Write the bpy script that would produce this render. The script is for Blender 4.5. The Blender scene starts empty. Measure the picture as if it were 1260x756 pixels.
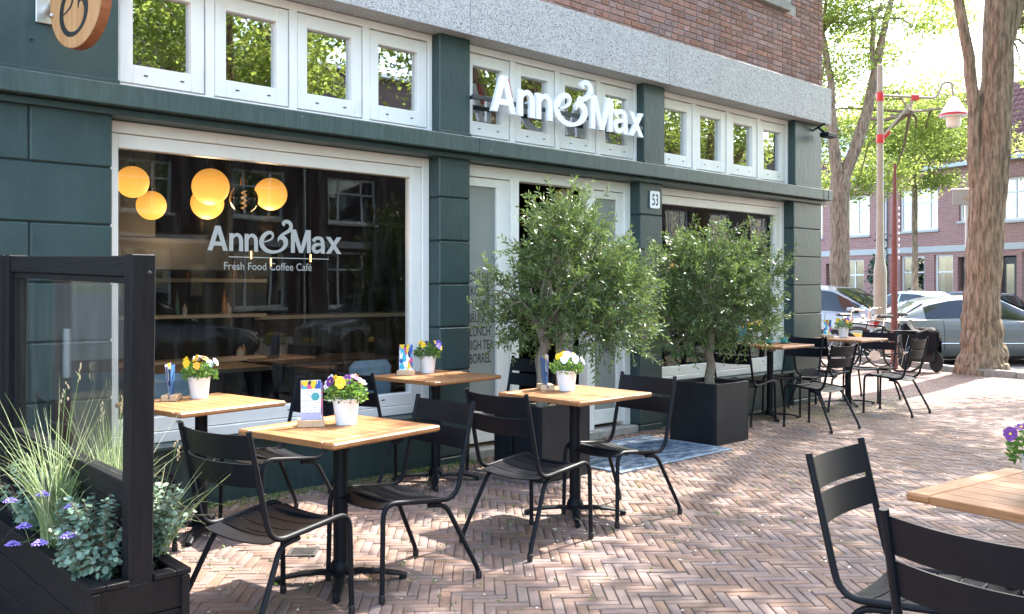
import bpy, math, random
import numpy as np
from mathutils import Vector, Matrix, noise as mnoise

# ------------------------------------------------------------------ camera, sky, sun, exposure
scene = bpy.context.scene
COL = scene.collection
R_ = math.radians

cam_d = bpy.data.cameras.new('camera')
cam = bpy.data.objects.new('camera', cam_d)
COL.objects.link(cam)
cam.location = (0.0, -5.8, 1.45)
cam.rotation_euler = (R_(90), 0, R_(-43.26))
cam_d.sensor_width = 36.0
cam_d.lens = 32.0
cam_d.shift_y = -0.0190
cam_d.clip_start = 0.05
cam_d.clip_end = 600
scene.camera = cam

SUN_AZ = (1.0, 0.045)          # horizontal direction towards the sun
SUN_EL = 49.0
world = bpy.data.worlds.new('World')
scene.world = world
world.use_nodes = True
wn = world.node_tree.nodes
wl = world.node_tree.links
bg = wn['Background']
sky = wn.new('ShaderNodeTexSky')
sky.sky_type = 'NISHITA'
sky.sun_disc = False
sky.sun_elevation = R_(SUN_EL)
sky.sun_rotation = math.atan2(SUN_AZ[0], SUN_AZ[1])
sky.air_density = 1.2
sky.dust_density = 2.5
sky.ozone_density = 1.0
wl.new(sky.outputs[0], bg.inputs[0])
bg.inputs[1].default_value = 0.15

sun_d = bpy.data.lights.new('sun', 'SUN')
sun = bpy.data.objects.new('sun', sun_d)
COL.objects.link(sun)
sun_d.energy = 2.8
sun_d.angle = R_(0.53)
sun_d.color = (1.0, 0.95, 0.87)
_sd = Vector((SUN_AZ[0], SUN_AZ[1], math.hypot(*SUN_AZ) * math.tan(R_(SUN_EL)))).normalized()
sun.rotation_euler = _sd.to_track_quat('Z', 'Y').to_euler()
sun.location = (20, 0, 25)

scene.view_settings.view_transform = 'Standard'
scene.view_settings.look = 'None'
scene.view_settings.gamma = 1.0
scene.view_settings.use_curve_mapping = False
scene.view_settings.exposure = 2.92
scene.render.engine = 'CYCLES'
scene.cycles.use_denoising = True
scene.cycles.max_bounces = 10
scene.cycles.transparent_max_bounces = 24
scene.cycles.sample_clamp_indirect = 6.0

# ------------------------------------------------------------------ helpers
def tag(o, label=None, cat=None, group=None, kind=None):
    if label: o['label'] = label
    if cat: o['category'] = cat
    if group: o['group'] = group
    if kind: o['kind'] = kind
    return o

def empty(name, loc=(0, 0, 0), rz=0.0, label=None, cat=None, group=None):
    o = bpy.data.objects.new(name, None)
    o.empty_display_size = 0.1
    COL.objects.link(o)
    o.location = loc
    o.rotation_euler = (0, 0, rz)
    return tag(o, label, cat, group)

def link_mesh(name, me, m=None, parent=None, loc=None, rot=None):
    o = bpy.data.objects.new(name, me)
    COL.objects.link(o)
    if m is not None and not me.materials:
        me.materials.append(m)
    if parent is not None:
        o.parent = parent
    if loc is not None: o.location = loc
    if rot is not None: o.rotation_euler = rot
    return o

def copy_tree(o, parent=None):
    c = o.copy()
    COL.objects.link(c)
    c.parent = parent
    for ch in list(o.children):
        copy_tree(ch, c)
    return c

class MB:
    """collects faces and builds ONE mesh"""
    def __init__(s):
        s.v = []; s.f = []; s.sm = []
    def add(s, vs, fs, smooth=False, M=None):
        b = len(s.v)
        if M is not None:
            vs = [tuple(M @ Vector(p)) for p in vs]
        s.v += [tuple(p) for p in vs]
        s.f += [tuple(i + b for i in q) for q in fs]
        s.sm += [smooth] * len(fs)
        return s
    def box(s, x0, x1, y0, y1, z0, z1, M=None):
        return s.add([(x0, y0, z0), (x1, y0, z0), (x1, y1, z0), (x0, y1, z0), (x0, y0, z1), (x1, y0, z1), (x1, y1, z1), (x0, y1, z1)],
                     [(3, 2, 1, 0), (4, 5, 6, 7), (0, 1, 5, 4), (1, 2, 6, 5), (2, 3, 7, 6), (3, 0, 4, 7)], False, M)
    def cbox(s, x0, x1, y0, y1, z0, z1, c=0.004, M=None):
        """chamfered box"""
        X = (x0, x1); Y = (y0, y1); Z = (z0, z1)
        vs = []; idx = {}
        for i in (0, 1):
            for j in (0, 1):
                for k in (0, 1):
                    sx = c if i == 0 else -c; sy = c if j == 0 else -c; sz = c if k == 0 else -c
                    for a, p in (('x', (X[i], Y[j] + sy, Z[k] + sz)), ('y', (X[i] + sx, Y[j], Z[k] + sz)), ('z', (X[i] + sx, Y[j] + sy, Z[k]))):
                        idx[(i, j, k, a)] = len(vs); vs.append(p)
        g = lambda i, j, k, a: idx[(i, j, k, a)]
        fs = []
        fs.append((g(0, 0, 0, 'x'), g(0, 0, 1, 'x'), g(0, 1, 1, 'x'), g(0, 1, 0, 'x')))
        fs.append((g(1, 0, 0, 'x'), g(1, 1, 0, 'x'), g(1, 1, 1, 'x'), g(1, 0, 1, 'x')))
        fs.append((g(0, 0, 0, 'y'), g(1, 0, 0, 'y'), g(1, 0, 1, 'y'), g(0, 0, 1, 'y')))
        fs.append((g(0, 1, 0, 'y'), g(0, 1, 1, 'y'), g(1, 1, 1, 'y'), g(1, 1, 0, 'y')))
        fs.append((g(0, 0, 0, 'z'), g(0, 1, 0, 'z'), g(1, 1, 0, 'z'), g(1, 0, 0, 'z')))
        fs.append((g(0, 0, 1, 'z'), g(1, 0, 1, 'z'), g(1, 1, 1, 'z'), g(0, 1, 1, 'z')))
        for k in (0, 1):
            for j in (0, 1):
                fs.append((g(0, j, k, 'y'), g(1, j, k, 'y'), g(1, j, k, 'z'), g(0, j, k, 'z')))
            for i in (0, 1):
                fs.append((g(i, 0, k, 'x'), g(i, 1, k, 'x'), g(i, 1, k, 'z'), g(i, 0, k, 'z')))
        for i in (0, 1):
            for j in (0, 1):
                fs.append((g(i, j, 0, 'x'), g(i, j, 1, 'x'), g(i, j, 1, 'y'), g(i, j, 0, 'y')))
                for k in (0, 1):
                    fs.append((g(i, j, k, 'x'), g(i, j, k, 'y'), g(i, j, k, 'z')))
        return s.add(vs, fs, False, M)
    def tube(s, pts, r, n=8, caps=True, M=None, ridge=0.0):
        """pts: points, r: radius or list of radii"""
        P = [Vector(p) for p in pts]
        if not hasattr(r, '__len__'): r = [r] * len(P)
        vs = []; fs = []
        t0 = (P[1] - P[0]).normalized()
        up = Vector((0, 0, 1)) if abs(t0.z) < 0.9 else Vector((1, 0, 0))
        nrm = t0.cross(up).normalized()
        for i, p in enumerate(P):
            if i == 0: t = P[1] - P[0]
            elif i == len(P) - 1: t = P[-1] - P[-2]
            else: t = (P[i + 1] - P[i]).normalized() + (P[i] - P[i - 1]).normalized()
            t.normalize()
            nrm = (nrm - t * nrm.dot(t))
            if nrm.length < 1e-6: nrm = t.orthogonal()
            nrm.normalize()
            bn = t.cross(nrm)
            for k in range(n):
                a = 2 * math.pi * k / n
                rr = r[i]
                if ridge:
                    q = 1.0 - abs(mnoise.noise(Vector((math.cos(a) * 7, math.sin(a) * 7, p.z * 1.6)))) * 2.4 - abs(mnoise.noise(Vector((math.cos(a) * 16, math.sin(a) * 16, p.z * 4)))) * .9
                    rr *= 1 + ridge * (q - .2) + ridge * .7 * mnoise.noise(Vector((math.cos(a) * 1.3, math.sin(a) * 1.3, p.z * .9)))
                vs.append(tuple(p + (nrm * math.cos(a) + bn * math.sin(a)) * rr))
        for i in range(len(P) - 1):
            for k in range(n):
                a = i * n + k; b = i * n + (k + 1) % n
                fs.append((a, b, b + n, a + n))
        s.add(vs, fs, True, M)
        if caps:
            s.add([vs[k] for k in range(n)], [tuple(range(n - 1, -1, -1))], False, M)
            s.add([vs[(len(P) - 1) * n + k] for k in range(n)], [tuple(range(n))], False, M)
        return s
    def lathe(s, prof, n=20, M=None, cx=0, cy=0, smooth=True):
        """prof: list of (r, z)"""
        vs = []; fs = []
        for (r, z) in prof:
            for k in range(n):
                a = 2 * math.pi * k / n
                vs.append((cx + r * math.cos(a), cy + r * math.sin(a), z))
        for i in range(len(prof) - 1):
            for k in range(n):
                a = i * n + k; b = i * n + (k + 1) % n
                fs.append((a, b, b + n, a + n))
        s.add(vs, fs, smooth, M)
        if prof[0][0] > 1e-4: s.add([vs[k] for k in range(n)], [tuple(range(n - 1, -1, -1))], False, M)
        if prof[-1][0] > 1e-4: s.add([vs[(len(prof) - 1) * n + k] for k in range(n)], [tuple(range(n))], False, M)
        return s
    def prism(s, poly, y0, y1, M=None, smooth=False):
        """poly of (x,z) extruded along y; simple polygons (n-gon caps)"""
        n = len(poly)
        vs = [(x, y0, z) for x, z in poly] + [(x, y1, z) for x, z in poly]
        s.add(vs, [tuple(range(n)), tuple(range(2 * n - 1, n - 1, -1))], False, M)
        s.add(vs, [(i, i + n, (i + 1) % n + n, (i + 1) % n) for i in range(n)], smooth, M)
        return s
    def strip(s, pts, widths, y0, y1, M=None):
        """variable width flat stroke in xz, extruded in y"""
        P = [Vector((p[0], p[1])) for p in pts]
        L = []; Rr = []
        for i, p in enumerate(P):
            a = P[max(i - 1, 0)]; b = P[min(i + 1, len(P) - 1)]
            t = (b - a).normalized(); nn = Vector((-t.y, t.x)) * widths[i] * 0.5
            L.append(p + nn); Rr.append(p - nn)
        m = len(P)
        vs = [(q.x, y0, q.y) for q in L] + [(q.x, y0, q.y) for q in Rr] + [(q.x, y1, q.y) for q in L] + [(q.x, y1, q.y) for q in Rr]
        fs = []
        for i in range(m - 1):
            fs += [(i, m + i, m + i + 1, i + 1), (2 * m + i, 2 * m + i + 1, 3 * m + i + 1, 3 * m + i),
                   (i, i + 1, 2 * m + i + 1, 2 * m + i), (m + i, 3 * m + i, 3 * m + i + 1, m + i + 1)]
        fs += [(0, 2 * m, 3 * m, m), (m - 1, 2 * m - 1, 4 * m - 1, 3 * m - 1)]
        return s.add(vs, fs, False, M)
    def sphere(s, c, r, n=16, m=10, M=None, sz=1.0):
        prof = [(max(r * math.sin(math.pi * i / m), 1e-5), c[2] - sz * r * math.cos(math.pi * i / m)) for i in range(m + 1)]
        return s.lathe(prof, n, M, c[0], c[1])
    def mesh(s, name, m=None, sharp=35):
        me = bpy.data.meshes.new(name)
        me.from_pydata(s.v, [], s.f)
        me.polygons.foreach_set('use_smooth', s.sm)
        if any(s.sm) and sharp:
            me.set_sharp_from_angle(angle=R_(sharp))
        me.update()
        if m is not None: me.materials.append(m)
        return me
    def build(s, name, m=None, parent=None, loc=None, rot=None, sharp=35):
        return link_mesh(name, s.mesh(name, m, sharp), None, parent, loc, rot)

def arc_path(pts, rads, seg=5):
    """polyline with rounded corners; rads per interior point"""
    P = [Vector(p) for p in pts]
    out = [P[0]]
    for i in range(1, len(P) - 1):
        a = (P[i - 1] - P[i]); b = (P[i + 1] - P[i])
        d = min(rads[i - 1], a.length * 0.48, b.length * 0.48)
        p0 = P[i] + a.normalized() * d; p1 = P[i] + b.normalized() * d
        for k in range(seg + 1):
            t = k / seg
            out.append(p0 * (1 - t) ** 2 + P[i] * 2 * t * (1 - t) + p1 * t * t)
    out.append(P[-1])
    return out

def quad_mesh(name, C, U, V, m, tint=None, fold=None):
    """N quads: centre C, half axes U, V (numpy N x 3); diamond-ish leaves"""
    n = len(C)
    vs = np.empty((n, 4, 3), dtype=np.float32)
    vs[:, 0] = C - U; vs[:, 1] = C - V; vs[:, 2] = C + U; vs[:, 3] = C + V
    if fold is not None:
        vs[:, 0] += fold; vs[:, 2] += fold
    me = bpy.data.meshes.new(name)
    me.vertices.add(n * 4)
    me.vertices.foreach_set('co', vs.reshape(-1))
    me.loops.add(n * 4)
    me.loops.foreach_set('vertex_index', np.arange(n * 4, dtype=np.int32))
    me.polygons.add(n)
    me.polygons.foreach_set('loop_start', np.arange(0, n * 4, 4, dtype=np.int32))
    if tint is not None:
        at = me.attributes.new('tint', 'FLOAT', 'FACE')
        at.data.foreach_set('value', np.asarray(tint, dtype=np.float32))
    me.update(calc_edges=True)
    me.validate()
    if m is not None: me.materials.append(m)
    return me

def text_data(s, size=1.0, extrude=0.0, bold=0.0, sx=1.0, m=None, align='LEFT', spacing=1.0):
    """text as a mesh standing in the xz plane, facing -y"""
    cu = bpy.data.curves.new('lettering', 'FONT')
    cu.body = s; cu.size = size; cu.extrude = extrude; cu.offset = bold
    cu.align_x = align; cu.resolution_u = 5; cu.space_character = spacing
    ob = bpy.data.objects.new('lettering', cu)
    COL.objects.link(ob)
    dg = bpy.context.evaluated_depsgraph_get()
    me = bpy.data.meshes.new_from_object(ob.evaluated_get(dg))
    bpy.data.objects.remove(ob)
    bpy.data.curves.remove(cu)
    me.transform(Matrix.Diagonal((sx, 1, 1, 1)))
    me.transform(Matrix.Rotation(R_(90), 4, 'X'))
    me.materials.clear()
    if m is not None: me.materials.append(m)
    return me

# ------------------------------------------------------------------ materials
MATS = {}
def _nt(name):
    m = bpy.data.materials.new(name)
    m.use_nodes = True
    nt = m.node_tree
    return m, nt, nt.nodes['Principled BSDF'], nt.nodes, nt.links

def srgb(h):
    h = h.lstrip('#')
    c = [int(h[i:i + 2], 16) / 255 for i in (0, 2, 4)]
    return tuple((x / 12.92 if x <= 0.04045 else ((x + 0.055) / 1.055) ** 2.4) for x in c)

def mat(name, col, rough=0.5, metal=0.0, col2=None, nscale=8.0, detail=6.0, stretch=None, bump=0.0, bscale=None, spec=0.5,
        var=0.0, rough2=None, speck=None, contrast=(0.35, 0.65), coat=0.0, attr=False, coords='Object', bstretch=None, randhue=0.0, stain=None, stain_world=False):
    """Principled with two-colour noise, bump, per-object value variation, optional specks (col, scale, threshold)"""
    m, nt, p, N, L = _nt(name)
    p.inputs['Roughness'].default_value = rough
    p.inputs['Metallic'].default_value = metal
    p.inputs['Specular IOR Level'].default_value = spec
    if coat: p.inputs['Coat Weight'].default_value = coat
    tc = N.new('ShaderNodeTexCoord')
    src = tc.outputs[coords]
    if var > 0:
        oi0 = N.new('ShaderNodeObjectInfo'); ml = N.new('ShaderNodeMath'); ml.operation = 'MULTIPLY'; ml.inputs[1].default_value = 41.0
        L.new(oi0.outputs['Random'], ml.inputs[0]); va = N.new('ShaderNodeVectorMath'); va.operation = 'ADD'
        L.new(src, va.inputs[0]); L.new(ml.outputs[0], va.inputs[1]); src = va.outputs[0]
    def mapped(st):
        if st is None: return src
        mp = N.new('ShaderNodeMapping'); mp.inputs['Scale'].default_value = st
        L.new(src, mp.inputs['Vector']); return mp.outputs[0]
    cur = None
    if col2 is not None:
        nz = N.new('ShaderNodeTexNoise'); nz.inputs['Scale'].default_value = nscale; nz.inputs['Detail'].default_value = detail
        nz.inputs['Roughness'].default_value = 0.6
        L.new(mapped(stretch), nz.inputs['Vector'])
        rp = N.new('ShaderNodeValToRGB')
        rp.color_ramp.elements[0].position = contrast[0]; rp.color_ramp.elements[1].position = contrast[1]
        rp.color_ramp.elements[0].color = (*col, 1); rp.color_ramp.elements[1].color = (*col2, 1)
        L.new(nz.outputs[0], rp.inputs[0]); cur = rp.outputs[0]
        if rough2 is not None:
            mr = N.new('ShaderNodeMapRange'); mr.inputs['To Min'].default_value = rough; mr.inputs['To Max'].default_value = rough2
            mr.inputs['From Min'].default_value = 0.35; mr.inputs['From Max'].default_value = 0.65
            L.new(nz.outputs[0], mr.inputs[0]); L.new(mr.outputs[0], p.inputs['Roughness'])
    if speck is not None:
        sc, ss, th = speck
        nz2 = N.new('ShaderNodeTexNoise'); nz2.inputs['Scale'].default_value = ss; nz2.inputs['Detail'].default_value = 3
        L.new(src, nz2.inputs['Vector'])
        r2 = N.new('ShaderNodeValToRGB'); r2.color_ramp.elements[0].position = th; r2.color_ramp.elements[1].position = th + 0.03
        L.new(nz2.outputs[0], r2.inputs[0])
        mx = N.new('ShaderNodeMix'); mx.data_type = 'RGBA'
        L.new(r2.outputs[0], mx.inputs['Factor'])
        if cur is not None: L.new(cur, mx.inputs['A'])
        else: mx.inputs['A'].default_value = (*col, 1)
        mx.inputs['B'].default_value = (*sc, 1); cur = mx.outputs['Result']
    if stain is not None:
        sc, ss, sst, lo, hi = stain
        n3 = N.new('ShaderNodeTexNoise'); n3.inputs['Scale'].default_value = ss; n3.inputs['Detail'].default_value = 7; n3.inputs['Roughness'].default_value = .65
        if stain_world:
            gp = N.new('ShaderNodeNewGeometry'); mp3 = N.new('ShaderNodeMapping'); mp3.inputs['Scale'].default_value = sst
            L.new(gp.outputs['Position'], mp3.inputs['Vector']); L.new(mp3.outputs[0], n3.inputs['Vector'])
        else: L.new(mapped(sst), n3.inputs['Vector'])
        m3 = N.new('ShaderNodeMapRange'); m3.inputs['From Min'].default_value = lo; m3.inputs['From Max'].default_value = hi
        L.new(n3.outputs[0], m3.inputs[0])
        x3 = N.new('ShaderNodeMix'); x3.data_type = 'RGBA'; L.new(m3.outputs[0], x3.inputs['Factor'])
        if cur is not None: L.new(cur, x3.inputs['A'])
        else: x3.inputs['A'].default_value = (*col, 1)
        x3.inputs['B'].default_value = (*sc, 1); cur = x3.outputs['Result']
    if var > 0 or attr:
        oi = N.new('ShaderNodeObjectInfo')
        fac = oi.outputs['Random']
        if attr:
            at = N.new('ShaderNodeAttribute'); at.attribute_name = 'tint'
            ad = N.new('ShaderNodeMath'); ad.operation = 'ADD'
            L.new(at.outputs['Fac'], ad.inputs[0]); L.new(fac, ad.inputs[1])
            fr = N.new('ShaderNodeMath'); fr.operation = 'FRACT'; L.new(ad.outputs[0], fr.inputs[0]); fac = fr.outputs[0]
        hs = N.new('ShaderNodeHueSaturation')
        mr = N.new('ShaderNodeMapRange'); mr.inputs['To Min'].default_value = 1 - var; mr.inputs['To Max'].default_value = 1 + var
        L.new(fac, mr.inputs[0]); L.new(mr.outputs[0], hs.inputs['Value'])
        if randhue:
            wn_ = N.new('ShaderNodeTexWhiteNoise'); wn_.noise_dimensions = '1D'; L.new(fac, wn_.inputs['W'])
            mh = N.new('ShaderNodeMapRange'); mh.inputs['To Min'].default_value = 0.5 - randhue; mh.inputs['To Max'].default_value = 0.5 + randhue
            L.new(wn_.outputs['Value'], mh.inputs[0]); L.new(mh.outputs[0], hs.inputs['Hue'])
            ms = N.new('ShaderNodeMapRange'); ms.inputs['To Min'].default_value = 0.65; ms.inputs['To Max'].default_value = 1.15
            L.new(wn_.outputs['Value'], ms.inputs[0]); L.new(ms.outputs[0], hs.inputs['Saturation'])
        if cur is not None: L.new(cur, hs.inputs['Color'])
        else: hs.inputs['Color'].default_value = (*col, 1)
        cur = hs.outputs[0]
    if cur is not None: L.new(cur, p.inputs['Base Color'])
    else: p.inputs['Base Color'].default_value = (*col, 1)
    if bump > 0:
        nb = N.new('ShaderNodeTexNoise'); nb.inputs['Scale'].default_value = bscale or nscale * 3; nb.inputs['Detail'].default_value = 8
        L.new(mapped(bstretch or stretch), nb.inputs['Vector'])
        bp = N.new('ShaderNodeBump'); bp.inputs['Strength'].default_value = bump; bp.inputs['Distance'].default_value = 0.01
        L.new(nb.outputs[0], bp.inputs['Height']); L.new(bp.outputs[0], p.inputs['Normal'])
    MATS[name] = m
    return m

def glass_mat(name, ior=1.5, tint=(1, 1, 1), rough=0.0, dirt=0.0):
    """window pane: clear with Fresnel reflection, faint dirt film"""
    m, nt, p, N, L = _nt(name)
    N.remove(p)
    out = N['Material Output']
    tr = N.new('ShaderNodeBsdfTransparent'); tr.inputs[0].default_value = (*tint, 1)
    gl = N.new('ShaderNodeBsdfGlossy'); gl.inputs['Roughness'].default_value = rough
    fr = N.new('ShaderNodeFresnel')
    geo = N.new('ShaderNodeNewGeometry'); io = N.new('ShaderNodeMix'); io.data_type = 'FLOAT'      # thin pane: same reflectance from both sides
    io.inputs['A'].default_value = ior; io.inputs['B'].default_value = 1.0 / ior
    L.new(geo.outputs['Backfacing'], io.inputs['Factor']); L.new(io.outputs['Result'], fr.inputs['IOR'])
    # gentle waviness of the pane
    nz = N.new('ShaderNodeTexNoise'); nz.inputs['Scale'].default_value = 1.3; nz.inputs['Detail'].default_value = 1
    tc = N.new('ShaderNodeTexCoord'); L.new(tc.outputs['Object'], nz.inputs['Vector'])
    bp = N.new('ShaderNodeBump'); bp.inputs['Strength'].default_value = 0.06; bp.inputs['Distance'].default_value = 0.02
    L.new(nz.outputs[0], bp.inputs['Height']); L.new(bp.outputs[0], gl.inputs['Normal'])
    mx = N.new('ShaderNodeMixShader')
    L.new(fr.outputs[0], mx.inputs[0]); L.new(tr.outputs[0], mx.inputs[1]); L.new(gl.outputs[0], mx.inputs[2])
    last = mx.outputs[0]
    if dirt > 0:
        df = N.new('ShaderNodeBsdfDiffuse'); df.inputs[0].default_value = (0.6, 0.6, 0.58, 1)
        n2 = N.new('ShaderNodeTexNoise'); n2.inputs['Scale'].default_value = 3.0; n2.inputs['Detail'].default_value = 8
        mp = N.new('ShaderNodeMapping'); mp.inputs['Scale'].default_value = (6, 6, 0.7); L.new(tc.outputs['Object'], mp.inputs[0]); L.new(mp.outputs[0], n2.inputs['Vector'])
        mr = N.new('ShaderNodeMapRange'); mr.inputs['From Min'].default_value = 0.45; mr.inputs['From Max'].default_value = 0.9; mr.inputs['To Max'].default_value = dirt
        L.new(n2.outputs[0], mr.inputs[0])
        m2 = N.new('ShaderNodeMixShader'); L.new(mr.outputs[0], m2.inputs[0]); L.new(last, m2.inputs[1]); L.new(df.outputs[0], m2.inputs[2]); last = m2.outputs[0]
    L.new(last, out.inputs['Surface'])
    MATS[name] = m
    return m

def leaf_mat(name, c1, c2, c3=None, trans=0.35, rough=0.45, spec=0.4, tv=1.5):
    """leaf with per-leaf colour from the 'tint' attribute and translucency"""
    m, nt, p, N, L = _nt(name)
    out = N['Material Output']
    at = N.new('ShaderNodeAttribute'); at.attribute_name = 'tint'
    rp = N.new('ShaderNodeValToRGB')
    rp.color_ramp.elements[0].color = (*c1, 1); rp.color_ramp.elements[1].color = (*c2, 1)
    if c3:
        e = rp.color_ramp.elements.new(0.93); e.color = (*c2, 1)
        rp.color_ramp.elements[-1].color = (*c3, 1)
    L.new(at.outputs['Fac'], rp.inputs[0])
    L.new(rp.outputs[0], p.inputs['Base Color'])
    p.inputs['Roughness'].default_value = rough
    p.inputs['Specular IOR Level'].default_value = spec
    tl = N.new('ShaderNodeBsdfTranslucent')
    hs = N.new('ShaderNodeHueSaturation'); hs.inputs['Saturation'].default_value = 1.0; hs.inputs['Value'].default_value = tv; hs.inputs['Hue'].default_value = 0.485
    L.new(rp.outputs[0], hs.inputs['Color']); L.new(hs.outputs[0], tl.inputs[0])
    mx = N.new('ShaderNodeMixShader'); mx.inputs[0].default_value = trans
    L.new(p.outputs[0], mx.inputs[1]); L.new(tl.outputs[0], mx.inputs[2]); L.new(mx.outputs[0], out.inputs['Surface'])
    MATS[name] = m
    return m

def emit_mat(name, col, strength, base=(0.8, 0.8, 0.8)):
    m, nt, p, N, L = _nt(name)
    p.inputs['Base Color'].default_value = (*base, 1)
    p.inputs['Emission Color'].default_value = (*col, 1)
    p.inputs['Emission Strength'].default_value = strength
    MATS[name] = m
    return m

green_paint = mat('green_paint', (0.019, 0.042, 0.041), 0.42, col2=(0.028, 0.057, 0.055), nscale=3, bump=0.3, bscale=24, bstretch=(1, 1, .35), speck=((0.08, 0.12, 0.12), 45, 0.75), stain=((0.05, 0.075, 0.074), 3.0, (3.5, 3.5, .22), .56, .80))
green_dark = mat('green_joint', (0.007, 0.013, 0.013), 0.7)
ledge_paint = mat('ledge_paint', (0.024, 0.05, 0.046), 0.45, col2=(0.04, 0.074, 0.068), nscale=9, stretch=(3, 1, 0.4), bump=0.25, bscale=40, speck=((0.22, 0.27, 0.26), 28, 0.765), stain=((0.085, 0.12, 0.115), 5.0, (4, 1, .25), .58, .85))
white_paint = mat('white_paint', (0.79, 0.77, 0.71), 0.4, col2=(0.83, 0.815, 0.76), nscale=4, bump=0.06, bscale=60, stain=((0.60, 0.56, 0.48), 4.0, (2, 2, .6), .60, .9))
white_metal = mat('white_letters', (0.86, 0.87, 0.88), 0.35)
granite = mat('granite', (0.34, 0.34, 0.335), 0.6, col2=(0.5, 0.5, 0.49), nscale=70, detail=3, speck=((0.09, 0.09, 0.1), 95, 0.585), bump=0.25, bscale=80, contrast=(0.42, 0.58), stain=((0.27, 0.265, 0.25), 1.6, (1.2, 1, .35), .52, .85))
mortar = mat('mortar', (0.34, 0.315, 0.28), 0.9, col2=(0.44, 0.41, 0.37), nscale=20, bump=0.4)
brick_red = mat('red_brick', (0.225, 0.104, 0.08), 0.85, col2=(0.30, 0.155, 0.122), nscale=18, bump=0.4, bscale=60, var=0.26, randhue=0.01, attr=True)
paver = mat('paving_brick', (0.158, 0.096, 0.072), 0.85, col2=(0.212, 0.134, 0.104), nscale=14, bump=0.22, bscale=70, var=0.09, randhue=0.008, attr=True, stain=((0.095, 0.066, 0.05), 1.1, (1, 1, 1), .50, .78), stain_world=True)
sand = mat('joint_sand', (0.07, 0.054, 0.036), 0.95, col2=(0.12, 0.10, 0.065), nscale=25, bump=0.5)
asphalt = mat('asphalt', (0.045, 0.045, 0.047), 0.9, col2=(0.065, 0.063, 0.062), nscale=30, bump=0.4, bscale=120)
kerb_stone = mat('kerb_stone', (0.23, 0.22, 0.20), 0.85, col2=(0.34, 0.325, 0.29), nscale=12, bump=0.3, var=0.12)
black_metal = mat('black_powder_coat', (0.0035, 0.0045, 0.0075), 0.52, col2=(0.005, 0.0062, 0.0095), nscale=12, bump=0.05, bscale=300, spec=0.2)
black_plastic = mat('black_plastic', (0.01, 0.01, 0.011), 0.55)
teak = mat('teak_slat', (0.26, 0.10, 0.034), 0.5, col2=(0.37, 0.172, 0.066), nscale=9, detail=8, stretch=(9, 0.55, 9), bump=0.12, bscale=40, var=0.12, contrast=(0.3, 0.7), stain=((0.22, 0.085, 0.028), 3.5, (1, 1, 1), .54, .8))
teak_x = mat('teak_end_board', (0.26, 0.10, 0.034), 0.5, col2=(0.37, 0.172, 0.066), nscale=9, detail=8, stretch=(0.55, 9, 9), bump=0.12, bscale=40, var=0.12, contrast=(0.3, 0.7), stain=((0.22, 0.085, 0.028), 3.5, (1, 1, 1), .54, .8))
pale_wood = mat('pale_wood', (0.50, 0.33, 0.18), 0.6, col2=(0.60, 0.43, 0.26), nscale=10, stretch=(1, 8, 8), bump=0.1)
sign_wood = mat('sign_wood', (0.50, 0.235, 0.09), 0.45, col2=(0.62, 0.33, 0.145), nscale=5, stretch=(6, 6, 0.5), bump=0.05)
sign_edge = mat('sign_wood_edge', (0.25, 0.075, 0.025), 0.5, col2=(0.34, 0.12, 0.045), nscale=12, stretch=(1, 1, 6))
stained_wood = mat('black_stained_wood', (0.004, 0.0037, 0.0045), 0.6, col2=(0.012, 0.0105, 0.011), nscale=6, detail=9, stretch=(7, 0.5, 7), bump=0.3, bscale=22, contrast=(0.3, 0.75), spec=0.22)
stained_wood_z = mat('black_stained_post', (0.004, 0.0037, 0.005), 0.6, col2=(0.0125, 0.011, 0.0115), nscale=6, detail=9, stretch=(7, 7, 0.5), bump=0.3, bscale=22, contrast=(0.3, 0.75), spec=0.22)
planter_grey = mat('anthracite_planter', (0.007, 0.0085, 0.012), 0.5, col2=(0.012, 0.0145, 0.019), nscale=5, bump=0.1, bscale=90, stretch=(1, 1, 0.4), spec=0.3, stain=((0.035, 0.037, 0.04), 6, (1, 1, .5), .6, .85))
soil = mat('soil', (0.022, 0.016, 0.011), 0.95, col2=(0.05, 0.036, 0.024), nscale=30, bump=1.0, bscale=60)
pot_white = mat('white_pot', (0.74, 0.74, 0.73), 0.35, col2=(0.80, 0.80, 0.79), nscale=7, bump=0.03)
steel = mat('brushed_steel', (0.55, 0.53, 0.49), 0.35, metal=0.9, col2=(0.65, 0.63, 0.6), nscale=8)
teal_cup = mat('teal_glaze', (0.09, 0.33, 0.29), 0.2, col2=(0.12, 0.38, 0.33), nscale=6, coat=0.5)
vinyl_grey = mat('vinyl_grey', (0.36, 0.365, 0.34), 0.6)
vinyl_dark = mat('vinyl_dark', (0.02, 0.02, 0.02), 0.5)
red_paint = mat('red_paint', (0.55, 0.03, 0.03), 0.4)
bark = mat('tree_bark', (0.13, 0.097, 0.068), 0.95, col2=(0.31, 0.235, 0.165), nscale=5, detail=12, stretch=(4.5, 4.5, 0.8), bump=1.0, bscale=6, bstretch=(5, 5, 0.9), contrast=(0.40, 0.60), spec=.2)
bark_olive = mat('olive_bark', (0.14, 0.115, 0.08), 0.9, col2=(0.25, 0.21, 0.155), nscale=22, stretch=(2, 2, 0.5), bump=0.8, bscale=40)
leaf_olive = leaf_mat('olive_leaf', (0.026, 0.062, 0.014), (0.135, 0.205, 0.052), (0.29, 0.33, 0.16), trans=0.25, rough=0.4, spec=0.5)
leaf_street = leaf_mat('street_leaf', (0.10, 0.155, 0.025), (0.20, 0.25, 0.065), (0.30, 0.33, 0.13), trans=0.62, rough=0.5, tv=2.0)
leaf_euca = leaf_mat('eucalyptus_leaf', (0.06, 0.12, 0.075), (0.24, 0.33, 0.24), (0.38, 0.46, 0.34), trans=0.25, rough=0.5)
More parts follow.
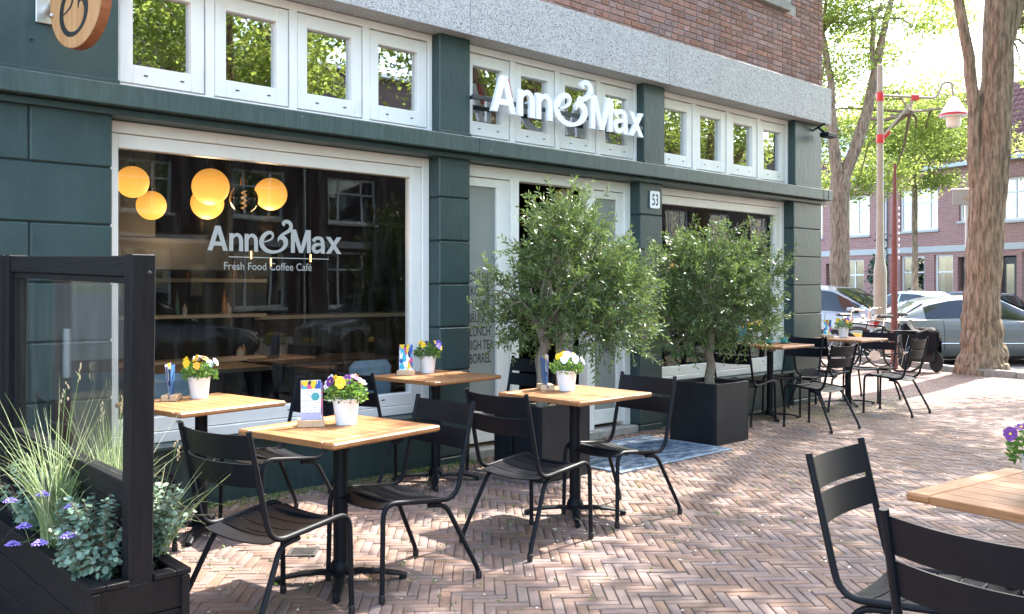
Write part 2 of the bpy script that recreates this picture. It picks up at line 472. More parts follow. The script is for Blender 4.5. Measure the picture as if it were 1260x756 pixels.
leaf_pansy = leaf_mat('pansy_leaf', (0.05, 0.12, 0.02), (0.12, 0.24, 0.04), (0.2, 0.32, 0.08), trans=0.3)
blade = leaf_mat('grass_blade', (0.16, 0.25, 0.08), (0.42, 0.47, 0.27), (0.66, 0.64, 0.47), trans=0.35)
pane_shop = glass_mat('shop_glass', 1.43, tint=(0.93, 0.95, 0.94), dirt=0.02)
pane_upper = glass_mat('upper_glass', 7.0, tint=(0.85, 0.87, 0.86))
pane_screen = glass_mat('screen_glass', 1.5, tint=(0.94, 0.96, 0.95), dirt=0.05)
pane_house = glass_mat('house_glass', 3.2, tint=(0.8, 0.84, 0.85))
frosted = mat('frosted_glass', (0.25, 0.265, 0.24), 0.35, col2=(0.28, 0.295, 0.27), nscale=2)
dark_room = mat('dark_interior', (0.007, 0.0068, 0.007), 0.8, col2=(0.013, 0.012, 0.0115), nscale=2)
wood_dark = mat('dark_wood', (0.022, 0.013, 0.008), 0.5, col2=(0.042, 0.025, 0.014), nscale=6, stretch=(0.6, 6, 6))
brick_dark = mat('maroon_paint', (0.075, 0.018, 0.016), 0.45, col2=(0.10, 0.026, 0.022), nscale=5)
random.seed(7)
# camera frame, used only to decide which pieces are large enough in view to be objects of their own
_F = Vector((math.sin(R_(43.26)), math.cos(R_(43.26)))); _Rt = Vector((_F.y, -_F.x))
def view(x, y, z):
    dx, dy = x - 0.0, y + 5.8
    d = dx * _F.x + dy * _F.y
    if d < 0.1: return (-9999, -9999, d)
    return (630 + 1120 * (dx * _Rt.x + dy * _Rt.y) / d, 354 - 1120 * (z - 1.45) / d, d)
def in_view(x, y, z, mx=12):
    px, py, d = view(x, y, z)
    return d > 0.1 and -mx < px < 1260 + mx and -mx < py < 756 + mx

# ------------------------------------------------------------------ ground, road, pavement
ground = MB().add([(-220, -220, -0.16), (260, -220, -0.16), (260, 260, -0.16), (-220, 260, -0.16)], [(0, 1, 2, 3)]).build('ground', asphalt)
tag(ground, kind='structure')

SD = Vector((0.28, 0.96, 0)).normalized()      # direction of the side street
KP = [(15.86, -14.0), (15.86, -0.75), (15.95, -0.1), (16.95, 1.55), (16.95 + 0.28 * 30, 1.55 + 0.96 * 30)]
def kerb_x(y):
    for (a, b) in zip(KP[:-1], KP[1:]):
        if a[1] <= y <= b[1]:
            return a[0] + (b[0] - a[0]) * (y - a[1]) / (b[1] - a[1])
    return KP[-1][0] if y > 0 else KP[0][0]

bed_poly = [(-14, -7.2), (15.86, -7.2), (15.86, -0.75), (15.95, -0.1), (16.95, 1.55), (25.3, 30.2), (-14, 30.2)]
n = len(bed_poly)
pavement = MB().add([(x, y, -0.008) for x, y in bed_poly] + [(x, y, -0.15) for x, y in bed_poly],
                    [tuple(range(n))] + [(i, i + n, (i + 1) % n + n, (i + 1) % n) for i in range(n)]).build('pavement', sand)
tag(pavement, kind='structure')

BL, BW, JT = 0.208, 0.052, 0.0038
def paver_mesh(tag_name):
    b = MB(); l = BL - JT; w = BW - JT; c = 0.004
    b.add([(0, 0, -.03), (l, 0, -.03), (l, w, -.03), (0, w, -.03), (0, 0, -c), (l, 0, -c), (l, w, -c), (0, w, -c), (c, c, 0), (l - c, c, 0), (l - c, w - c, 0), (c, w - c, 0)],
          [(8, 9, 10, 11)] + [(i, (i + 1) % 4, (i + 1) % 4 + 4, i + 4) for i in range(4)] + [(i + 4, (i + 1) % 4 + 4, (i + 1) % 4 + 8, i + 8) for i in range(4)])
    return b.mesh(tag_name, paver)
pm = paver_mesh('brick')
base_v = np.array([v.co[:] for v in pm.vertices]); base_f = [tuple(p.vertices) for p in pm.polygons]
PA = R_(45 + 4.0)                                # course direction of the herringbone
ca, sa = math.cos(PA), math.sin(PA)
cand = []
for i in range(-210, 545):
    for j in range(-430, 430):
        v = (i - j) % 8
        if v == 0: rot = 0.0; lx, ly = i * BW, j * BW
        elif v == 7: rot = 90.0; lx, ly = i * BW + BW - JT, j * BW
        else: continue
        cx, cy = (lx + 0.1, ly + 0.03) if rot == 0 else (lx - 0.03, ly + 0.1)
        wx, wy = cx * ca - cy * sa, cx * sa + cy * ca - 3.0
        if not (-0.6 < wx < 17.2 and -6.6 < wy < 4.5): continue
        if wx > kerb_x(wy) - 0.14: continue
        if wy > -0.04 and wx < 11.0: continue
        px, py, d = view(wx, wy, 0)
        if d > 0.3 and (px < -260 or px > 1520): continue
        ox, oy = lx * ca - ly * sa, lx * sa + ly * ca - 3.0
        vis = in_view(wx, wy, 0, -8)
        cand.append((d if vis else 1e6 + random.random(), ox, oy, PA + R_(rot)))
cand.sort()
rng = np.random.default_rng(3)
for k, (d, ox, oy, a) in enumerate(cand[:300]):
    o = link_mesh('brick', pm, None, pavement, (ox, oy, random.uniform(-0.0025, 0.002)), (random.gauss(0, .0035), random.gauss(0, .003), a + random.gauss(0, .006)))
rest = cand[300:]
nv = len(base_v)
A = np.array([r[3] for r in rest]) + rng.normal(0, .004, len(rest)); O = np.array([[r[1], r[2]] for r in rest])
V = np.zeros((len(rest), nv, 3), np.float32)
V[:, :, 0] = base_v[None, :, 0] * np.cos(A)[:, None] - base_v[None, :, 1] * np.sin(A)[:, None] + O[:, 0:1]
V[:, :, 1] = base_v[None, :, 0] * np.sin(A)[:, None] + base_v[None, :, 1] * np.cos(A)[:, None] + O[:, 1:2]
V[:, :, 2] = base_v[None, :, 2] + rng.uniform(-.0025, .002, len(rest))[:, None]
fa = np.array(base_f)
Fc = (fa[None] + (np.arange(len(rest)) * nv)[:, None, None]).reshape(-1, 4)
me = bpy.data.meshes.new('paving_bricks')
me.vertices.add(V.shape[0] * nv); me.vertices.foreach_set('co', V.reshape(-1))
me.loops.add(Fc.size); me.loops.foreach_set('vertex_index', Fc.reshape(-1).astype(np.int32))
me.polygons.add(len(Fc)); me.polygons.foreach_set('loop_start', np.arange(0, Fc.size, 4, dtype=np.int32))
at = me.attributes.new('tint', 'FLOAT', 'FACE'); at.data.foreach_set('value', np.repeat(rng.random(len(rest)), len(fa)).astype(np.float32))
me.update(calc_edges=True); me.materials.append(paver)
pb = link_mesh('paving_bricks', me, None, pavement); pb['kind'] = 'stuff'

# raised kerb stones round the tree pit and along the road
kerb = MB().add([(KP[i][0] + s * .05, KP[i][1], -.152) for i in range(len(KP)) for s in (-1, 1)], [(2 * i, 2 * i + 1, 2 * i + 3, 2 * i + 2) for i in range(len(KP) - 1)]).build('kerb', kerb_stone)
tag(kerb, kind='structure')
for (a, b) in zip(KP[:-1], KP[1:]):
    a = Vector((*a, 0)); b = Vector((*b, 0)); L = (b - a).length; d = (b - a).normalized()
    m_ = max(1, round(L / 0.98)); sl = L / m_
    ang = math.atan2(d.y, d.x)
    kb = MB().cbox(0.004, sl - 0.004, -0.07, 0.07, -0.15, 0.105, 0.012).mesh('kerb_stone', kerb_stone)
    for k in range(m_):
        p = a + d * sl * k
        if view(p.x, p.y, 0)[2] < 1: continue
        link_mesh('kerb_stone', kb, None, kerb, (p.x, p.y, random.uniform(-.006, .006)), (0, 0, ang + random.gauss(0, .006)))

# ------------------------------------------------------------------ cafe building
cafe = empty('cafe_building', (0, 0, 0), 0, 'dark green shop front of the corner cafe under a granite band and red brick wall', 'building')
P_ = lambda mb, name, m, parent=cafe: mb.build(name, m, parent)

Z0, ZL, ZT, ZG0, ZG1 = 0.0, 2.545, 2.693, 3.527, 3.985
# hidden shell: side, back, roof, room floor
P_(MB().box(10.60, 10.90, 0.16, 9.0, -.1, 9.2), 'side_wall', mat('side_brick', (0.22, 0.09, 0.06), 0.85, col2=(0.3, 0.13, 0.09), nscale=25, bump=0.4))
P_(MB().box(-4.0, 10.58, 7.2, 7.5, -.1, 9.2), 'back_wall', mortar)
P_(MB().box(-4.0, 10.9, 0.05, 9.0, 9.22, 9.6), 'roof_slab', mortar)
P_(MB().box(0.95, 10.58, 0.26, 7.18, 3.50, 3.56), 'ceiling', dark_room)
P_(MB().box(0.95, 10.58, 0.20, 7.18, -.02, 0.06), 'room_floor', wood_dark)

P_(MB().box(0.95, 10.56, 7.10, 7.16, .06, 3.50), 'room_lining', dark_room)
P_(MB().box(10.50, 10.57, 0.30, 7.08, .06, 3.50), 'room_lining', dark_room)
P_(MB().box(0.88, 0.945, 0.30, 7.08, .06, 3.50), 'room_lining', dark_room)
# piers with rusticated blocks, lower zone
joints = [2.545, 2.19, 1.835, 1.48, 1.125, 0.77, 0.415, 0.06, -0.03]
def pier(x0, x1, vj=None, depth=0.22):
    core = P_(MB().box(x0 + .008, x1 - .008, 0.012, depth, -.03, ZL), 'pier', green_dark)
    for i in range(len(joints) - 1):
        zt, zb = joints[i], joints[i + 1]
        xs = [x0, x1]
        if vj: xs = [x0] + [v for v in vj[i % 2] if x0 < v < x1] + [x1]
        for a, b in zip(xs[:-1], xs[1:]):
            g = .003
            MB().cbox(a + (g if a > x0 else 0), b - (g if b < x1 else 0), random.uniform(-.002, .002), depth - .004, zb + g, zt - g, 0.009).build('block', green_paint, core)
    return core
pier(0.86, 2.06, [[1.59], [1.12]])
pier(4.65, 4.98); pier(7.24, 7.60); pier(10.24, 10.93)
# upper piers
for x0, x1 in ((0.86, 2.10), (4.65, 4.98), (7.30, 7.64), (10.27, 10.93)):
    P_(MB().cbox(x0, x1, 0.0, 0.2, ZT - .002, ZG0 + .002, 0.008), 'upper_pier', green_paint)
    P_(MB().cbox(x0 - .004, x1 + .004, -0.012, 0.19, ZT, ZT + 0.045, 0.004), 'pier_foot', green_paint)

# projecting ledge in lengths, with a fascia below
lx = [-4.0, 4.98, 10.76, 10.88, 11.0]
for a, b in zip(lx[:-1], lx[1:]):
    P_(MB().cbox(a + .002, b - .002, -0.12, 0.15, 2.56, ZT, 0.007), 'ledge', ledge_paint)
P_(MB().cbox(-4.0, 10.955, -0.045, 0.15, 2.515, 2.556, 0.004), 'ledge_moulding', green_paint)
# granite band, separate stones
gx = [-4.0, 2.2, 4.88, 7.56, 10.96]
for a, b in zip(gx[:-1], gx[1:]):
    P_(MB().cbox(a + .0015, b - .0015, -0.12, 0.25, ZG0, ZG1, 0.004), 'granite_stone', granite)

# brick wall above
wall = P_(MB().box(-4.0, 10.918, -0.010, 0.28, ZG1 + .001, 9.2), 'brick_wall', mortar)
bh, bl, hd, jt, CH = 0.051, 0.209, 0.1, 0.0105, 0.0625
ms = MB().cbox(0, bl, 0, .05, 0, bh, .0035).mesh('brick', brick_red)
mh = MB().cbox(0, hd, 0, .05, 0, bh, .0035).mesh('brick', brick_red)
singles = []; far_b = []
for r in range(0, 42):
    z = ZG1 + .008 + r * CH
    x = 10.918; k = r * 3 + random.randint(0, 2); first = True
    while x > 1.0:
        w = hd if (r % 2 == 1 and random.random() < .78) or (first and r % 2 == 0) else bl
        if r % 2 == 0 and not first and random.random() < .12: w = hd
        first = False
        x -= w
        if x > 10.06 or z + bh < 4.80 or z > 4.99 or x + w < 8.5:
            it = (x, -0.021 + random.gauss(0, .0012), z + random.gauss(0, .0008), w)
            (singles if in_view(x + w / 2, -.02, z + bh / 2, 6) else far_b).append(it)
        x -= jt
singles.sort(key=lambda t: view(t[0], t[1], t[2])[2])
for (x, y, z, w) in singles[:300]:
    link_mesh('brick', ms if w == bl else mh, None, wall, (x, y, z), (0, random.gauss(0, .004), 0))
fb = MB(); tint = []
for (x, y, z, w) in singles[300:] + far_b:
    fb.box(x, x + w, y, y + .05, z, z + bh); tint += [random.random()] * 6
me = fb.mesh('brickwork', brick_red); at = me.attributes.new('tint', 'FLOAT', 'FACE'); at.data.foreach_set('value', tint)
o = link_mesh('brickwork', me, None, wall); o['kind'] = 'stuff'
P_(MB().cbox(8.52, 10.05, -0.075, 0.1, 4.805, 4.93, 0.006), 'stone_sill', kerb_stone)

# ---------------- windows
def ring(mb, x0, x1, z0, z1, wl, wr, wt, wb, y0, y1, c=.004):
    mb.cbox(x0, x0 + wl, y0, y1, z0, z1, c); mb.cbox(x1 - wr, x1, y0, y1, z0, z1, c)
    mb.cbox(x0 + wl - .001, x1 - wr + .001, y0 + .0012, y1 - .0012, z1 - wt, z1 - .0008, c); mb.cbox(x0 + wl - .001, x1 - wr + .001, y0 + .0012, y1 - .0012, z0 + .0008, z0 + wb, c)
    return mb

def shop_window(x0, x1, z0, z1):
    fr = P_(ring(MB(), x0, x1, z0, z1, .045, .07, .075, .07, .135, .23), 'window', white_paint)
    ring(MB(), x0 + .049, x1 - .074, z0 + .074, z1 - .079, .04, .105, .09, .095, .15, .225).build('sash', white_paint, fr)
    MB().box(x0 + .08, x1 - .17, .185, .193, z0 + .15, z1 - .15).build('pane', pane_shop, fr)
    v = MB()
    for t in (.18, .5, .82):
        xx = x0 + (x1 - x0) * t
        v.cbox(xx, xx + .03, .1465, .1515, z0 + .125, z0 + .133, .001)
    v.build('vent_slot', black_plastic, fr)
    P_(MB().cbox(x0 - .02, x1 + .02, -.01, .16, z0 - .035, z0 - .004, .006), 'sill', ledge_paint)
    P_(MB().cbox(x0, x1, .06, .20, -.02, z0 - .037, .006), 'dado', green_paint)
    return fr
win1 = shop_window(2.062, 4.648, 0.43, 2.513)
win2 = shop_window(7.602, 10.238, 0.43, 2.513)

def transom(x0, x1, n):
    y0 = .095
    fr = MB(); fr.cbox(x0, x0 + .035, y0, .2, ZT + .006, ZG0 - .002, .003); fr.cbox(x1 - .04, x1, y0, .2, ZT + .006, ZG0 - .002, .003)
    fr.cbox(x0 + .034, x1 - .039, y0 + .001, .199, ZG0 - .062, ZG0 - .004, .003); fr.cbox(x0 + .034, x1 - .039, y0 + .001, .199, ZT + .008, ZT + .055, .003)
    w = (x1 - x0 - .075 - (n - 1) * .06) / n
    for i in range(1, n):
        xx = x0 + .035 + i * w + (i - 1) * .06
        fr.cbox(xx, xx + .06, y0 + .002, .198, ZT + .053, ZG0 - .061, .003)
    fo = P_(fr, 'transom_window', white_paint)
    for i in range(n):
        xx = x0 + .035 + i * (w + .06)
        za, zb = ZT + .066, ZG0 - .07
        sx = .075 * (w / .52); st = .10
        ring(MB(), xx + .007, xx + w - .007, za, zb, sx, sx + .01, st, st + .02, y0 + .012, .19).build('sash', white_paint, fo)
        MB().box(xx + .06, xx + w - .06, .150, .156, za + .08, zb - .08).build('pane', pane_upper, fo)
        v = MB()
        for t in (.3, .72):
            v.cbox(xx + w * t - .013, xx + w * t + .013, y0 + .0085, y0 + .0135, za + .055, za + .063, .001)
        v.build('vent_slot', black_plastic, fo)
        # pale reveal deposit line between sash and frame
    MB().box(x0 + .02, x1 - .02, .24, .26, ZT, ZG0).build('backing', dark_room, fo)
    return fo
transom(2.102, 4.648, 4); transom(4.982, 7.298, 4); transom(7.642, 10.268, 4)

# ---------------- entrance between the second and third pier
ent = MB()
ent.cbox(4.982, 5.045, .13, .24, .06, 2.513, .004); ent.cbox(5.57, 5.67, .13, .24, .06, 2.513, .004)
ent.cbox(6.58, 6.69, .13, .24, .06, 2.513, .004); ent.cbox(7.15, 7.238, .13, .24, .06, 2.513, .004)
ent.cbox(5.044, 7.151, .1312, .2388, 2.41, 2.511, .004)
entrance = P_(ent, 'entrance_frame', white_paint)
def door_leaf(x0, x1, y):
    d = P_(ring(MB(), x0, x1, .10, 2.405, .03, .15 if x1 < 6 else .09, .075, .14, y, y + .06), 'door', white_paint)
    MB().box(x0 + .02, x1 - .05, y + .026, y + .034, .22, 2.35).build('frosted_pane', frosted, d)
    return d
dl = door_leaf(5.047, 5.568, .155)
dr = door_leaf(6.692, 7.148, .155)
words = ['ONTBIJT', 'KOFFIE', 'TAART', 'BRUNCH', 'LUNCH', 'HIGH TEA', 'BORREL']
for par, xx in ((dl, 5.30), (dr, 6.93)):
    for i, wd in enumerate(words):
        link_mesh('lettering', text_data(wd, .118, 0.0, .0012, .60, vinyl_dark, 'CENTER'), None, par, (xx - .055 if par is dl else xx, .180, 1.50 - i * .118))
MB().tube([(6.745, .15, .95), (6.745, .11, .96), (6.745, .11, 1.25), (6.745, .15, 1.26)], .011, 8).build('handle', steel, dr)
P_(MB().cbox(4.982, 7.238, .02, .26, -.02, .062, .006), 'threshold', kerb_stone)
# jamb of the open inner door
P_(MB().cbox(6.44, 6.575, .30, .42, .06, 2.41, .004), 'inner_jamb', mat('warm_jamb', (0.42, 0.36, 0.29), 0.5))

# ---------------- window lettering
link_mesh('lettering', text_data('Fresh Food Coffee Café', .0775, 0, .0, .93, vinyl_grey), None, win1, (2.875, .1835, 1.575))
MB().box(2.915, 3.72, .1825, .1835, 1.662, 1.668).build('underline', vinyl_grey, win1)

def amp_strokes():
    """points and widths of the curly ampersand, unit height 1.3, width 1"""
    def bez(p, k=10):
        out = []
        for a, b, c, d in p:
            for i in range(k):
                t = i / k
                out.append(tuple(a[q] * (1 - t) ** 3 + 3 * b[q] * t * (1 - t) ** 2 + 3 * c[q] * t * t * (1 - t) + d[q] * t ** 3 for q in (0, 1)))
        out.append(p[-1][3]); return out
    # the e: starts at its bar, loops over the top, goes down round the bowl and up the right side to the inner hook
    s1 = bez([((.10, .36), (.30, .40), (.42, .48), (.43, .60)), ((.43, .60), (.43, .76), (.30, .76), (.20, .66)),
              ((.20, .66), (.07, .53), (.05, .34), (.10, .22)), ((.10, .22), (.18, .02), (.42, -.05), (.62, .05)),
              ((.62, .05), (.84, .16), (.90, .42), (.76, .54)), ((.76, .54), (.66, .60), (.58, .52), (.60, .40))])
    m = len(s1)
    def wid(t):
        pts = [(0, .03), (.16, .07), (.26, .10), (.42, .15), (.5, .15), (.66, .075), (.80, .17), (.90, .12), (1, .02)]
        for (a, x), (b, y) in zip(pts[:-1], pts[1:]):
            if a <= t <= b: return x + (y - x) * (t - a) / (b - a)
        return .02
    w1 = [wid(i / (m - 1)) for i in range(m)]
    s2 = bez([((.60, .46), (.62, .66), (.84, .72), (.95, .84)), ((.95, .84), (1.06, .98), (.99, 1.16), (.86, 1.17)), ((.86, 1.17), (.76, 1.17), (.72, 1.06), (.80, 1.02))])
    m2 = len(s2)
    w2 = [.045 + .075 * math.sin(math.pi * i / (m2 - 1)) + (.03 if i > m2 * .8 else 0) for i in range(m2)]
    return (s1, w1), (s2, w2)

def spline(pts, wd, k=6):
    P = [Vector(q) for q in pts]; out = []; ow = []
    for i in range(len(P) - 1):
        a = P[max(i - 1, 0)]; b = P[i]; c = P[i + 1]; d = P[min(i + 2, len(P) - 1)]
        for j in range(k):
            t = j / k
            out.append(0.5 * ((2 * b) + (c - a) * t + (2 * a - 5 * b + 4 * c - d) * t * t + (3 * b - a - 3 * c + d) * t ** 3)); ow.append(wd[i] + (wd[i + 1] - wd[i]) * t)
    out.append(P[-1]); ow.append(wd[-1])
    return out, ow
GLYPH = {
    'A': [('p', [(0, 0), (.23, 0), (.61, 1), (.37, 1)], 0), ('p', [(.77, 0), (1, 0), (.63, 1), (.39, 1)], 0), ('p', [(.24, .20), (.76, .20), (.70, .36), (.30, .36)], 0)],
    'M': [('p', [(0, 0), (.19, 0), (.19, 1), (0, 1)], 0), ('p', [(.81, 0), (1, 0), (1, 1), (.81, 1)], 0), ('p', [(0, 1), (.41, 0), (.59, 0), (.25, 1)], 0), ('p', [(.75, 1), (.41, 0), (.59, 0), (1, 1)], 0)],
    'x': [('p', [(0, 0), (.29, 0), (1, 1), (.71, 1)], 0), ('p', [(.71, 0), (1, 0), (.29, 1), (0, 1)], 0)],
    'n': [('p', [(0, 0), (.29, 0), (.29, .97), (0, .97)], 0), ('s', [(.20, .62), (.34, .82), (.58, .90), (.80, .76), (.855, .5), (.855, 0)], [.10, .19, .23, .28, .29, .29])],
    'a': [('p', [(.68, 0), (.97, 0), (.95, .60), (.68, .60)], 0), ('s', [(.12, .70), (.28, .86), (.52, .905), (.74, .82), (.815, .55)], [.25, .22, .20, .27, .27]),
          ('s', [(.80, .50), (.52, .535), (.22, .46), (.14, .28), (.24, .12), (.48, .11), (.80, .30)], [.13, .17, .23, .27, .24, .20, .12])],
}
def glyph_run(items, base, cap, y0, ext, m, parent, z_text=None):
    """letters scaled to their measured box: (char, x0, x1)"""
    for ch, x0, x1 in items:
        if ch == '&':
            for q, (s, w) in enumerate(amp_strokes()):
                k = (x1 - x0) / 1.0
                zz = cap / .86
                MB().strip([(x0 + a * k, base + b * zz * .97) for a, b in s], [v * k * .92 for v in w], y0 - ext - .0006 * q, y0 + ext + .0006 * q).build('letter', m, parent)
            continue
        hgt = cap if ch in 'AM' else cap * .745
        sx = x1 - x0
        mb = MB(); q = 0
        for kind, pts, wd in GLYPH[ch]:
            e = ext + .0003 * q * (1 if ext > .005 else .3); q += 1
            P = [(x0 + a * sx, base + b * hgt) for a, b in pts]
            if kind == 'p': mb.prism(P, y0 - e, y0 + e)
            else:
                P, wd = spline(P, wd); mb.strip(P, [w * sx for w in wd], y0 - e, y0 + e)
        mb.build('letter', m, parent)

glyph_run([('A', 2.76, 2.908), ('n', 2.918, 3.022), ('n', 3.034, 3.136), ('&', 3.145, 3.40), ('M', 3.40, 3.565), ('a', 3.572, 3.69), ('x', 3.695, 3.832)], 1.706, .172, .1825, .0006, vinyl_grey, win1)

# ---------------- raised letters on a rail
rail_m = mat('dark_rail', (0.045, 0.048, 0.05), 0.45)
lsign = empty('letter_sign', (0, 0, 2.95), 0, 'raised white letters reading Anne&Max on a dark rail over the entrance', 'sign')
MB().cbox(4.985, 7.235, -.035, -.005, .085, .12, .003).build('rail', rail_m, lsign)
for xx in (4.99, 7.18):
    MB().cbox(xx, xx + .03, -.006, .098, .088, .116, .003).build('bracket', rail_m, lsign)
glyph_run([('A', 5.156, 5.441), ('n', 5.468, 5.669), ('n', 5.692, 5.896), ('&', 5.915, 6.415), ('M', 6.415, 6.728), ('a', 6.742, 6.962), ('x', 6.978, 7.20)], 0.0, .318, -.055, .016, white_metal, lsign)
MB().prism([(5.350, .31), (5.385, .31), (5.435, .15), (5.412, .15)], -.0372, -.0355).build('red_edge', red_paint, lsign)

# ---------------- house number plate
plate = empty('house_number_plate', (7.463, -.003, 2.35), 0, 'small white enamel plate with house number 53 on the green pier', 'number plate')
pp = []
for cxp, czp, a0 in ((.058, .068, 0), (-.058, .068, 90), (-.058, -.068, 180), (.058, -.068, 270)):
    for k in range(5):
        a = R_(a0 + k * 22.5); pp.append((cxp + .02 * math.cos(a), czp + .02 * math.sin(a)))
MB().prism(pp, -.008, .0).build('plate', white_metal, plate)
link_mesh('numeral', text_data('5', .165, .0008, .002, .62, vinyl_dark, 'CENTER'), None, plate, (-.027, -.0092, -.058))
link_mesh('numeral', text_data('3', .165, .0008, .002, .62, vinyl_dark, 'CENTER'), None, plate, (.029, -.0092, -.058))

# ---------------- round wooden projecting sign
ds = empty('round_sign', (1.69, -.006, 3.12), 0, 'round wooden projecting sign with black curl on a steel wall bracket', 'sign')
MB().cbox(-.07, .07, -.012, .004, -.115, .16, .003).build('wall_plate', steel, ds)
MB().tube([(.0, -.012, -.03), (-.015, -.20, -.03)], [.03, .022], 14).build('bracket_arm', steel, ds)
nseg = 56
disc = MB(); rad = .275
circ = [(rad * math.cos(2 * math.pi * k / nseg), rad * math.sin(2 * math.pi * k / nseg)) for k in range(nseg)]
Md = Matrix.Translation((0.035, -.175 - rad, -.065)) @ Matrix.Rotation(R_(101), 4, 'Z')
disc.prism(circ, -.028, .028, Md, smooth=True)
dd = disc.build('disc', sign_edge, ds, sharp=40)
for sgn in (-1, 1):
    MB().prism([(x * .985, z * .985) for x, z in circ], sgn * .0282, sgn * .0298, Md).build('face', sign_wood, dd)
k = .34
for q, (s, w) in enumerate(amp_strokes()):
    MB().strip([(-(a - .5) * k * 1.0, (b - .58) * k * 1.0) for a, b in s], [v * k * .8 for v in w], .0300, .0312 + .0004 * q, Md).build('emblem', vinyl_dark, dd)
MB().lathe([(.012, -.01), (.012, .012), (.004, .016)], 10, Matrix.Translation((-.045, -.215, -.12)) @ Matrix.Rotation(R_(90), 4, 'X')).build('bolt', steel, ds)
# small pipe stub in the wall below it
MB().tube([(1.60, .004, 2.90), (1.60, -.035, 2.90)], .006, 8).build('pipe_stub', rail_m, cafe)

# ---------------- floodlight under the granite corner
fl = empty('floodlight', (10.72, 0, 3.36), 0, 'small black floodlight on a bracket under the granite corner', 'floodlight')
MB().tube([(-.02, .0, .08), (.03, -.09, .14), (.05, -.13, .165)], .012, 8).build('bracket', black_metal, fl)
MB().cbox(.00, .22, -.20, -.08, -.01, .05, .01).build('housing', black_metal, fl)
MB().tube([(.02, -.06, .11), (.08, -.13, .04)], .014, 8).build('arm', black_metal, fl)

# ---------------- inside the cafe
lamp_m = emit_mat('globe_glow', (1.0, 0.42, 0.07), 0.2, (0.5, 0.3, 0.1))
_n = lamp_m.node_tree.nodes; _l = lamp_m.node_tree.links
_tc = _n.new('ShaderNodeTexCoord'); _sx = _n.new('ShaderNodeSeparateXYZ'); _l.new(_tc.outputs['Object'], _sx.inputs[0])
_nz = _n.new('ShaderNodeTexNoise'); _nz.inputs['Scale'].default_value = 7; _l.new(_tc.outputs['Object'], _nz.inputs['Vector'])
_ad = _n.new('ShaderNodeMath'); _ad.operation = 'MULTIPLY_ADD'; _ad.inputs[1].default_value = .05; _l.new(_nz.outputs[0], _ad.inputs[0]); _l.new(_sx.outputs['Z'], _ad.inputs[2])
_mr = _n.new('ShaderNodeMapRange'); _mr.inputs['From Min'].default_value = -.15; _mr.inputs['From Max'].default_value = .18; _mr.inputs['To Min'].default_value = .30; _mr.inputs['To Max'].default_value = .09
_l.new(_ad.outputs[0], _mr.inputs[0]); _l.new(_mr.outputs[0], _n['Principled BSDF'].inputs['Emission Strength'])
fil_m = emit_mat('filament_glow', (1.0, 0.45, 0.12), 1.2)
cord_m = black_plastic
for (x, z, y, r, wh) in ((2.786, 2.297, 1.6, .127, 'far left by the window frame'), (3.174, 2.172, 2.2, .127, 'low one second from the left'), (3.441, 2.308, 1.6, .155, 'the middle upper one'),
                         (3.781, 2.245, 2.4, .152, 'half hidden behind the middle globe'), (4.22, 2.33, 2.0, .152, 'right of the smoked bulb')):
    g = empty('globe_lamp', (x, y, z), 0, 'glowing orange globe lamp hanging inside the window, ' + wh, 'lamp', 'globe lamps hanging inside the cafe')
    MB().sphere((0, 0, 0), r, 28, 18).build('globe', lamp_m, g)
    MB().tube([(0, 0, r - .005), (0, 0, 3.498 - z)], .004, 6).build('cord', cord_m, g)
    MB().lathe([(.03, r - .01), (.03, r + .03), (.01, r + .05)], 12).build('cap', cord_m, g)
    if r > .13:                                                    # the lamp's own light
        ld = bpy.data.lights.new('globe_light', 'POINT'); ld.energy = 2.0; ld.color = (1.0, .62, .3); ld.shadow_soft_size = .1
        lo = bpy.data.objects.new('globe_light', ld); COL.objects.link(lo); lo.parent = g; lo.location = (0, .05, -r - .12)
sb = empty('filament_bulb', (3.594, 1.3, 2.193), 0, 'large smoked glass bulb with glowing filament hanging inside the window', 'lamp')
MB().sphere((0, 0, 0), .118, 24, 16).build('bulb', glass_mat('smoked_glass', 1.9, tint=(.10, .098, .095)), sb)
MB().tube([(.022 * math.cos(t * 1.1), .022 * math.sin(t * 1.1), .07 - t * .0075) for t in range(22)], .004, 5).build('filament', fil_m, sb)
MB().lathe([(.03, .105), (.03, .16), (.02, .2), (.008, .22)], 12).build('socket', mat('brass', (.5, .3, .1), .3, metal=1), sb)
MB().tube([(0, 0, .21), (0, 0, 3.498 - 2.193)], .004, 6).build('cord', cord_m, sb)
for i, (x, y, z) in enumerate(((4.05, 3.6, 1.72), (4.55, 3.6, 1.70), (5.0, 3.9, 1.78), (5.25, 3.9, 1.70), (5.6, 3.6, 1.75))):
    t = empty('tube_lamp', (x, y, z), 0, 'slim glowing tube lamp hanging over the bar, number %s from the left' % ['one', 'two', 'three', 'four', 'five'][i], 'lamp', 'tube lamps over the bar')
    MB().tube([(0, 0, 0), (0, 0, .09)], .009, 8).build('tube', fil_m, t)
    MB().tube([(0, 0, .13), (0, 0, 3.498 - z)], .003, 5).build('cord', cord_m, t)
grp = 'orange lamps behind the right-hand window'
for i, (x, y, z) in enumerate(((8.4, 1.2, 1.75), (9.25, 1.8, 1.72), (9.9, 1.6, 1.70))):
    t = empty('tube_lamp', (x, y, z), 0, 'small orange lamp inside the right-hand window, %s' % ['nearest the number plate', 'the middle one', 'the right one'][i], 'lamp', grp)
    MB().tube([(0, 0, 0), (0, 0, .16)], .028, 10).build('tube', lamp_m, t)
    MB().tube([(0, 0, .16), (0, 0, 3.498 - z)], .003, 5).build('cord', cord_m, t)
